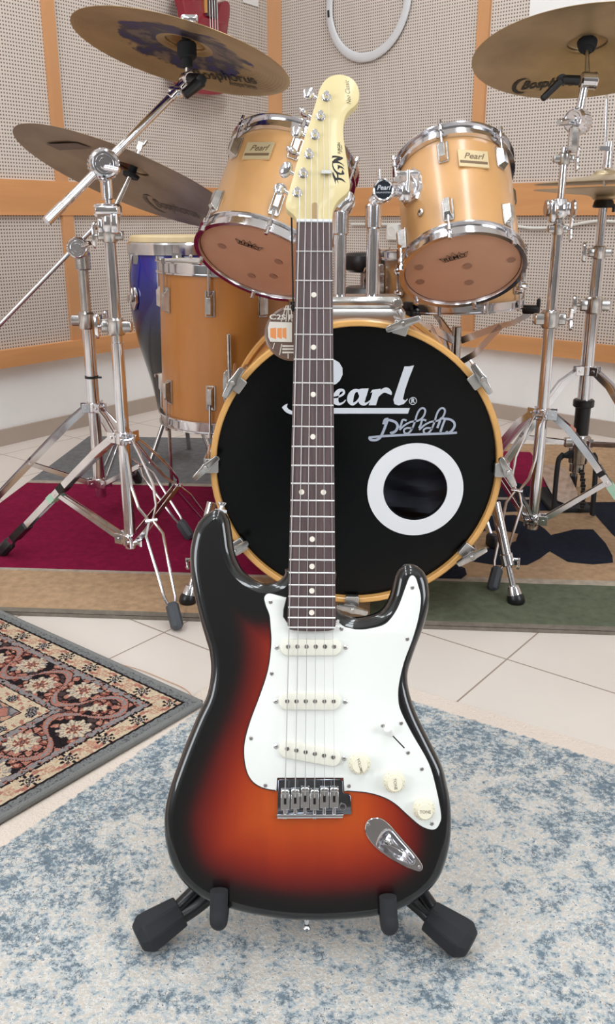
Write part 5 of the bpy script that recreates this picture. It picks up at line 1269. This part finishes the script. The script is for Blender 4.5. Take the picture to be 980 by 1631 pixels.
# bridge
q_ = [(443, 1243), (446, 1241), (542, 1241), (546, 1244), (547, 1262), (549, 1264), (555, 1264), (559, 1268), (560, 1297), (442, 1299)]
mb = MB(TG); mb.prism([gl(*p, .002) for p in q_], -.0005, .0024, ch=.0007); br = O('bridge_plate', mb, mat('smoked_chrome_plate', (120, 124, 132), .12, 1), groot)
mb = MB(TG); mb.prism([gl(*p, .004) for p in ((441, 1296), (547, 1296), (546, 1302), (442, 1303))], .0, .0075, ch=.001); O('bridge_edge', mb, chrome, groot, parentobj=br)
p = gl(546, 1285, .003); mb = MB(TG @ M.Translation((p[0], p[1], .0024))); mb.lathe([(.0026, 0), (.0042, 0), (.0042, .001), (.0028, .001), (.0026, -.001)], None, 20, cap=False); O('tremolo_socket', mb, chrome, groot, parentobj=br)
sadx = [454.5, 470.5, 486.3, 501.5, 517.2, 532.8]; sady = [1258, 1257, 1254, 1258, 1254.5, 1254.5]; bott = [1290, 1289, 1287, 1290, 1287.5, 1287]
sad_pts = []
for x, y, yb in zip(sadx, sady, bott):
    c = V(gl(x, y, .011)); e_ = V(gl(x, yb, .006)); w_ = .0049
    mb = MB(TG); L = c.y-e_.y
    vs = [(c.x-w_, e_.y, .0026), (c.x+w_, e_.y, .0026), (c.x+w_, c.y, .0026), (c.x-w_, c.y, .0026), (c.x-w_, e_.y, .0058), (c.x+w_, e_.y, .0058), (c.x+w_, c.y-.006, .0068), (c.x-w_, c.y-.006, .0068)]
    mb.add(vs, [(0, 3, 2, 1), (0, 1, 5, 4), (1, 2, 6, 5), (2, 3, 7, 6), (3, 0, 4, 7), (4, 5, 6, 7)])
    mb.box((c.x, c.y-.0025, .0075), (.0098, .005, .0085), ch=.0012)
    sd = O('saddle', mb, steel, groot, bevel=.0004)
    mb = MB(TG); mb.box((c.x, c.y-.0135, .0064), (.0028, .007, .0013)); O('saddle_slot', mb, blackp, groot, parentobj=sd, smooth=0)
    mb = MB(TG); mb.cyl((c.x, e_.y, .0045), (c.x, e_.y-.010, .0045), .0021, n=12); O('intonation_screw', mb, chrome, groot, parentobj=sd)
    sad_pts.append(V((c.x, c.y-.001, .0125)))
# jack plate
jp = [(583, 1312), (588, 1306), (595, 1303), (604, 1303), (613, 1307), (624, 1317), (640, 1336), (655, 1353), (667, 1368), (673, 1378), (673, 1385), (668, 1388), (658, 1385), (640, 1378), (620, 1366), (600, 1351), (588, 1337), (582, 1324)]
jo = smooth2([gl(*p, .0015) for p in jp], 4)
mb = MB(TG); jo2 = jo if sum(jo[i].x*jo[(i+1) % len(jo)].y-jo[(i+1) % len(jo)].x*jo[i].y for i in range(len(jo))) > 0 else list(reversed(jo))
jr = [jo2, jo2, inset(jo2, .0007)]; jz = [-.0003, .0013, .0020]; vs = []; fs = []; n_ = len(jo2)
for P_q, z_q in zip(jr, jz): vs += [(p.x, p.y, z_q) for p in P_q]
for k_ in range(2):
    for i in range(n_): j = (i+1) % n_; fs.append((k_*n_+i, k_*n_+j, (k_+1)*n_+j, (k_+1)*n_+i))
top_ = jr[2]; rs_ = delaunay_2d_cdt(list(top_)+list(ji), [(len(top_)+i, len(top_)+(i+1) % len(ji)) for i in range(len(ji))], [list(range(len(top_)))], 1, 1e-7)
b3 = len(vs); vs += [(p.x, p.y, .0020) for p in rs_[0]]
for f_ in rs_[2]:
    q_ = sum((rs_[0][i] for i in f_), V((0, 0)))/len(f_)
    if not pip(q_.x, q_.y, ji): fs.append(tuple(b3+i for i in f_))
mb.add(vs, fs); jk = O('jack_plate', mb, jackm, groot)
cj = sum(ji, V((0, 0)))/len(ji); vs = []; fs = []; n_ = len(ji); prof = [(1.0, .0021), (.96, .0034), (.90, .0032), (.84, .0005), (.72, -.006), (.5, -.0105), (.25, -.012), (.0, -.0125)]
for s_, z_ in prof: vs += [((p-cj).x*s_+cj.x, (p-cj).y*s_+cj.y, z_) for p in ji]
for k_ in range(len(prof)-1):
    for i in range(n_): j = (i+1) % n_; fs.append((k_*n_+i, k_*n_+j, (k_+1)*n_+j, (k_+1)*n_+i))
mb = MB(TG); mb.add(vs, fs); O('jack_cup', mb, jackm, groot, parentobj=jk)
p = gl(618, 1340, -.003); mb = MB(TG @ M.Translation((p[0], p[1], -.004)) @ M.Rotation(.9, 4, 'X') @ M.Rotation(-.5, 4, 'Y')); mb.lathe([(.0028, -.001), (.0052, -.001), (.0052, .0014), (.0045, .0020), (.0032, .0020), (.0028, -.001)], None, 6, cap=False); mb.lathe([(.0026, 0), (.0034, .0032), (.0024, .0034), (.0022, 0)], None, 20, cap=False); O('jack_socket', mb, chrome_dull, groot, parentobj=jk)
gscrew(groot, jk, 586.5, 1313, .0022, .0022); gscrew(groot, jk, 668, 1381, .0022, .0018)
# neck
ZB = .0125
hl, hr = gl(472.6, 352, ZB), gl(529.3, 352, ZB); el, er = gl(458, 1004, ZB), gl(535, 1004, ZB)
nut_y = (hl[1]+hr[1])/2; end_y = (el[1]+er[1])/2
def edge(y, side): t = (y-nut_y)/(end_y-nut_y); a = (hl, hr)[side]; b_ = (el, er)[side]; return a[0]+(b_[0]-a[0])*t
mb = MB(TG); cs = []
for k_ in range(9):   # maple neck, D-shaped below the board
    y = nut_y+.001+(gl(497, 960, ZB)[1]-nut_y-.001)*k_/8; x0, x1 = edge(y, 0), edge(y, 1); c = (x0+x1)/2; w_ = (x1-x0)/2; dp = .0150+.003*k_/8
    for j in range(13):
        a = PI*j/12; cs.append((c-math.cos(a)*w_, y, (ZB-.0062)-math.sin(a)**.8*dp))
fs = []
for k_ in range(8):
    for j in range(12): a = k_*13+j; fs.append((a, a+13, a+14, a+1))
    fs.append((k_*13, k_*13+12, k_*13+25, k_*13+13))
fs.append(tuple(range(13))); fs.append(tuple(8*13+j for j in range(12, -1, -1)))
mb.add(cs, fs); nk = O('neck', mb, mapleneck, groot)
mb = MB(TG); mb.prism([(edge(nut_y-.002, 0), nut_y-.002), (edge(end_y, 0), end_y+.006), (edge(end_y, 0)+.002, end_y+.001), (edge(end_y, 0)+.008, end_y-.0005), ((el[0]+er[0])/2, end_y-.0012), (edge(end_y, 1)-.008, end_y-.0005), (edge(end_y, 1)-.002, end_y+.001), (edge(end_y, 1), end_y+.006), (edge(nut_y-.002, 1), nut_y-.002)], ZB-.0075, ZB, ch=.0008); fb_ = O('fretboard', mb, rosew, groot)
SL = nut_y-0.0
for i in range(1, 23):
    y = nut_y-SL*(1-2**(-i/12)); a, b_ = (edge(y, 0)+.0003, y, ZB+.0002), (edge(y, 1)-.0003, y, ZB+.0002)
    mb = MB(TG); mb.cyl(a, b_, .00115, n=8); O('fret', mb, fretm, groot, parentobj=fb_)
def fy(i): return nut_y-SL*(1-2**(-i/12))
for i in (3, 5, 7, 9, 12, 15, 17, 19, 21):
    y = (fy(i)+fy(i-1))/2; c = (edge(y, 0)+edge(y, 1))/2
    for dx in ((0,) if i != 12 else (-.0125, .0125)):
        mb = MB(TG @ M.Translation((c+dx, y, ZB+.0001))); mb.lathe([(.0032, -.0004), (.0031, .0001), (0, .00015)], None, 24, cap=False); O('inlay_dot', mb, dotm, groot, parentobj=fb_)
mb = MB(TG); mb.box(((hl[0]+hr[0])/2, nut_y, ZB-.001), (hr[0]-hl[0], .0034, .0062), ch=.0006); O('nut', mb, white, groot)
# headstock
ZH = .0045
hs = [(230, 1350), (205, 1318), (165, 1285), (143, 1262), (136, 1235), (141, 1190), (175, 1080), (230, 880), (290, 680), (350, 500), (385, 385), (410, 300), (430, 230), (455, 180), (490, 140), (535, 113), (600, 101), (665, 111), (715, 138), (750, 178), (770, 225), (777, 280), (766, 335), (735, 375), (700, 402), (668, 440), (648, 490), (638, 560), (640, 640), (650, 720), (662, 800), (676, 900), (687, 990), (695, 1060), (690, 1095), (668, 1130), (635, 1160), (600, 1190), (572, 1225), (552, 1270), (545, 1310), (543, 1352)]
hp = [V(gl(430+x/5.444, 100+y/5.444, ZH)) for x, y in hs]
hp2 = smooth_sel(hp, {0, len(hp)-1}, 4); hp2 += [V((edge(nut_y, 1), nut_y-.004)), V((edge(nut_y, 0), nut_y-.004))]
mb = MB(TG); mb.prism(hp2, ZH-.0135, ZH, ch=.0009); hd_ = O('headstock', mb, mapleneck, groot)
def hp3(x, y, z=0): p = gl(430+x/5.444, 100+y/5.444, ZH+z); return V((p[0], p[1], ZH+z))
# truss rod slot
a, b_ = hp3(390, 1240, 0), hp3(389, 1352, 0); mb = MB(TG)
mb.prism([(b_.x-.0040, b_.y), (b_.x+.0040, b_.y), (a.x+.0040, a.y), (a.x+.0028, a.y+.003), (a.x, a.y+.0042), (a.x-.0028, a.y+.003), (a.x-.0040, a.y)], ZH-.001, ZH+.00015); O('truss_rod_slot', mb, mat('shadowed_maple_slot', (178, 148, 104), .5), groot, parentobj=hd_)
posts = [(490, 300), (441, 467), (391, 630), (340, 797), (290, 963), (238, 1128)]
pp = []
angs = [20, 78, 15, 70, -15, 30]
for (x, y), an in zip(posts, angs):
    p = hp3(x, y); T = TG @ M.Translation(p)
    mb = MB(T); mb.lathe([(.0056, 0), (.0056, .0006), (.0044, .0012), (.0032, .0014), (.0031, .0050), (.0025, .0062), (.0026, .0085), (.0030, .0100), (.0024, .0106), (0, .0106)], None, 24, cap=False)
    tn = O('tuning_machine', mb, chrome, groot)
    pb_ = hp3(x, y, 0); bx = V(gl(430+(x-150)/5.444, 100+(y-45)/5.444, -.008)); bx = V((bx.x, bx.y, -.011)); sx_2 = V((pb_.x, pb_.y, -.011))
    mb = MB(TG); mb.box((pb_.x, pb_.y, -.0125), (.014, .018, .007), ch=.002); mb.cyl(sx_2, bx, .0020, n=12); d_ = (bx-sx_2).normalized(); mb.cyl(bx-d_*.006, bx-d_*.003, .0032, n=12); O('tuner_shaft', mb, chrome, groot, parentobj=tn)
    mb = MB(TG @ frame(d_, V((0, 0, 1)), bx) @ M.Rotation(math.radians(an), 4, 'Z')); pr = []
    for i in range(17): t = PI*i/16; pr.append((math.sin(t), -math.cos(t)))
    vs_ = MB(); vs_.lathe(pr, M.Scale(1, 4, V((1, 0, 0))), 32, cap=False)
    mb.add([(v.x*.0042, v.y*.0100, v.z*.0076) for v in vs_.v], vs_.f); O('tuner_button', mb, chrome, groot, parentobj=tn, smooth=180)
    pp.append(p)
# string tree
p = hp3(490, 962); mb = MB(TG @ M.Translation(p)); mb.lathe([(.0018, 0), (.0018, .005), (0, .0055)], None, 12, cap=False); mb.box((0, 0, .0045), (.0125, .0045, .0018), ch=.0006); mb.box((-.005, 0, .003), (.002, .004, .003)); mb.box((.005, 0, .003), (.002, .004, .003)); O('string_tree', mb, steel, groot)
# strings (low E at the left)
nutx = [476.6, 486.6, 496.2, 506, 515.4, 524.8]; rad = [.00062, .00052, .00044, .00036, .0003, .00026]
for i in range(6):
    nx = gl(nutx[i], 352, ZB+.003); pst = pp[5-i]; N_ = V((nx[0], nut_y, ZB+.0026)); top = V((pst.x+.0026, pst.y, ZH+.0065))
    pts_ = [V((sad_pts[i].x, sad_pts[i].y-.009, .0072)), sad_pts[i], N_]
    if i >= 4: tr_ = hp3(490+(-.8 if i == 4 else 1)*24, 962, .0028); pts_.append(tr_)
    pts_.append(top)
    mb = MB(TG); mb.tube(pts_, rad[i], 6); O('string', mb, stringm, groot)
# headstock marks
def mk(P, s=19.2, ox=520, oy=215): return [tuple(gl(ox+x/s, oy+y/s, ZH)) for x, y in P]
mb = MB(TG); z_ = ZH+.00012
mb.flat(mk([(175, 635), (280, 632), (400, 652), (480, 676), (515, 700), (500, 738), (430, 775), (345, 792), (420, 835), (490, 880), (530, 930), (545, 975), (480, 905), (400, 872), (300, 862), (215, 866), (185, 830), (172, 802), (205, 790), (240, 745), (300, 712), (345, 696), (240, 690), (190, 703), (155, 725), (178, 690)]), z_)
def mstroke(P, z=z_):
    q = []
    for x, y, w_ in P: a = gl(520+x/19.2, 215+y/19.2, ZH); q.append((a[0], a[1], w_/19.2*.00075))
    stroke(mb, q, None, 5, z)
mstroke([(196, 835, 34), (194, 930, 34), (222, 1020, 44), (270, 1098, 54), (335, 1158, 64), (410, 1188, 62), (480, 1195, 50), (540, 1195, 34)])
mb.flat(mk([(485, 1040), (512, 1095), (556, 1180), (540, 1212), (470, 1212), (462, 1150), (482, 1100)]), z_+.00003)
mb.flat(mk([(328, 922), (400, 930), (480, 965), (530, 1018), (556, 1072), (500, 1030), (440, 1005), (395, 1010), (360, 1060), (343, 1020), (358, 965)]), z_)
mstroke([(330, 1160, 60), (348, 1230, 48), (350, 1310, 44)], z_+.00003)
mb.flat(mk([(190, 1130), (215, 1150), (262, 1250), (290, 1308), (370, 1300), (450, 1320), (520, 1360), (570, 1420), (597, 1470), (540, 1430), (470, 1392), (380, 1375), (345, 1380), (358, 1430), (380, 1475), (340, 1442), (320, 1390), (290, 1388), (286, 1440), (278, 1510), (262, 1440), (240, 1360), (205, 1290), (184, 1200)]), z_)
a = gl(540.5, 236, ZH); text_mesh(mb, 'FUJIGEN', .0046, M.Translation((a[0], a[1], z_)) @ M.Rotation(math.radians(93), 4, 'Z'), bold=.0001, sx=.8)
for x0, x1 in ((231.5, 238), (240, 243)):
    q0, q1 = gl(544.2, x0, ZH), gl(545, x1, ZH); stroke(mb, [(q0[0], q0[1], .0007), (q1[0], q1[1], .0007)], None, 1, z_)
a = gl(554.5, 148, ZH); text_mesh(mb, 'Neo Classic', .0078, M.Translation((a[0], a[1], z_)) @ M.Rotation(math.radians(96), 4, 'Z'), shear=.5, bold=-.00004, sx=.78)
O('headstock_lettering', mb, ink, groot, parentobj=hd_, smooth=0)
# strap buttons
for (x, y, d2, fel) in ((352, 813, V((.12, 1, 0)), True), (489, 1464, V((0, -1, 0)), False)):
    p = zf(x, y, -.022); d2.normalize(); T = TG @ frame(d2, None, p) @ M.Scale(.85, 4)
    if fel: mb = MB(T); mb.lathe([(.0085, -.003), (.0085, .001), (.004, .001)], None, 20); O('felt_washer', mb, white, groot)
    mb = MB(T); mb.lathe([(.006, -.002), (.0035, .003), (.0032, .006), (.0062, .010), (.0064, .0112), (.004, .012), (0, .012)], None, 20); O('strap_button', mb, chrome, groot)

# hang tag
tp = g3(466, 531, -.022); TT = M((xv, yv, gn)).transposed().to_4x4(); TT.translation = tp
tg = E('hang_tag', 'round brown tag on a black cord hanging behind the guitar neck', 'tag', tp)
TR = abs((TT.inverted() @ onP(421.5, 531, tp, gn)).x)
mb = MB(TT); mb.lathe([(0, -.0012), (TR-.002, -.0012), (TR, 0), (TR-.002, .0012), (TR-.0035, .0012), (TR-.0035, .0006), (0, .0006)], None, 64, cap=False); dk = O('disc', mb, tagrim, tg)
mb = MB(TT); mb.lathe([(0, .0010), (TR-.004, .0009)], None, 64, cap=False); O('printed_face', mb, tagbrown, tg, parentobj=dk, label='brown printed face')
def tl_(x, y): p = TT.inverted() @ onP(400+x/12.25, 470+y/12.25, tp, gn); return (p.x, p.y)
mb = MB(TT)
mb.flat([tl_(*q) for q in ((365, 525), (800, 540), (800, 925), (375, 915), (335, 820), (330, 640))], .0013); O('print_card', mb, tagwhite, tg, parentobj=dk, smooth=0)
mb = MB(TT); 
for x0, x1 in ((375, 490), (512, 600), (612, 690)): mb.flat([tl_(x0, 655), tl_(x1, 645), tl_(x1, 865), tl_(x0, 825)], .0015)
O('print_fretboard', mb, tagorange, tg, parentobj=dk, smooth=0)
mb = MB(TT)
def tst(P, w_, z=.0014): stroke(mb, [tl_(x, y)+(w_*.00006,) for x, y in P], None, 1, z)
for x0, x1 in ((735, 735), (780, 800), (690, 590), (720, 680)): tst([(x0, 205), (x1, 525)], 16)
tst([(640, 280), (840, 285)], 30); tst([(460, 940), (425, 1055)], 16); tst([(600, 960), (555, 1180)], 16); tst([(725, 1150), (725, 1245)], 18)
for y in (1000, 1060, 1125): tst([(610, y), (830, y)], 34)
text_mesh(mb, 'C2S F', .0085, M.Translation((*tl_(590, 440), .0015)), bold=.0002, sx=1.4)
O('print_lines', mb, tagwhite, tg, parentobj=dk, smooth=0)
mb = MB(); mb.tube([g3(464.5, 343, -.010), g3(466, 420, -.018), g3(467, 487, -.0205)], .0011, 6); O('cord', mb, cordm, tg)
mb = MB(M.Translation(g3(467, 490, -.0205))); mb.lathe([(0, -.005), (.002, -.004), (.0028, 0), (.002, .004), (0, .005)], None, 10); O('knot', mb, cordm, tg)

# guitar stand
st_ = E('guitar_stand', 'black tubular guitar stand with foam pegs holding the sunburst guitar', 'guitar stand', (0, .9, .006))
blk = mat('black_painted_tube', (24, 25, 28), .3)
RZ = .006
for sx in (-1, 1):
    ft_ = V((-.176, .826, .031)) if sx < 0 else V((.168, .818, .031))
    for dz, dy in ((.017, .012), (-.002, -.006)):
        mb = MB(); mb.tube(smooth2([V((sx*.012, .905+dy, .105+dz)), V((sx*.060, .885+dy, .083+dz)), V((sx*.105, .868+dy, .058+dz*.9)), V((sx*.135, .850+dy*.8, .042+dz*.7)), ft_.lerp(V((0, .9, .04)), .06)+V((0, dy*.3, dz*.3))], 6, False), .0085, 14); O('leg', mb, blk, st_)
    d = (ft_-V((0, .93, .085))).normalized(); T = frame(d, V((0, 0, 1)), ft_+d*.002)
    mb = MB(T); vs = []; fs = []
    for z, r_ in ((-.032, .0195), (.004, .0240), (.014, .0245), (.024, .016)):
        for k_ in range(8): a = 2*PI*(k_+.5)/8; vs.append((r_*math.cos(a), r_*math.sin(a), z))
    for k_ in range(3):
        for j in range(8): fs.append((k_*8+j, k_*8+(j+1) % 8, k_*8+8+(j+1) % 8, k_*8+8+j))
    fs += [tuple(range(7, -1, -1)), tuple(24+j for j in range(8))]
    mb.add(vs, fs)
    lowest = min(v.z for v in mb.v); sh_ = RZ+.001-lowest
    mb.v = [v+V((0, 0, sh_)) for v in mb.v]; O('rubber_foot', mb, foam, st_, smooth=20, bevel=.002)
    px = 349 if sx < 0 else 618; pt = g3(px, 1418 if sx < 0 else 1428, .0135); pb_ = g3(px-1 if sx < 0 else px+3, 1476 if sx < 0 else 1484, .0135)
    mb = MB(); mb.tube(smooth2([pt, pt.lerp(pb_, .5), pb_+V((0, .002, .008)), pb_+V((0, .010, -.0)), pb_+V((0, .03, .001))], 5, False), .0098, 18); O('foam_peg', mb, foam, st_)
    e_ = pb_+V((0, .028, .001)); mb = MB(); mb.tube(smooth2([e_, V((e_.x, .872, e_.z+.004)), V((e_.x*.7, .893, .075)), V((sx*.012, .905, .10))], 5, False), .0055, 10); O('support_arm', mb, blk, st_)
mb = MB(); mb.cyl((0, .905, .085), (0, .940, .24), .0095, n=16); O('upright', mb, blk, st_)
mb = MB(); mb.box((0, .908, .105), (.055, .03, .045), ch=.006); O('hub', mb, blackp, st_)
mb = MB(); mb.tube([V((0, .93, .19)), V((0, 1.03, .09)), V((0, 1.09, .022))], .0085, 12); rl = O('rear_leg', mb, blk, st_)
mb = MB(frame(V((0, .6, -1)), None, V((0, 1.095, .030)))); mb.lathe([(.010, -.012), (.014, 0), (.012, .014)], None, 14); mb.v = [v+V((0, 0, RZ+.001-min(q.z for q in mb.v))) for v in mb.v]; O('rubber_foot', mb, foam, st_, parentobj=rl)
mb = MB(); mb.tube([V((-.05, .932, .225)), V((0, .938, .232)), V((.05, .932, .225))], .009, 12); O('back_rest', mb, foam, st_)
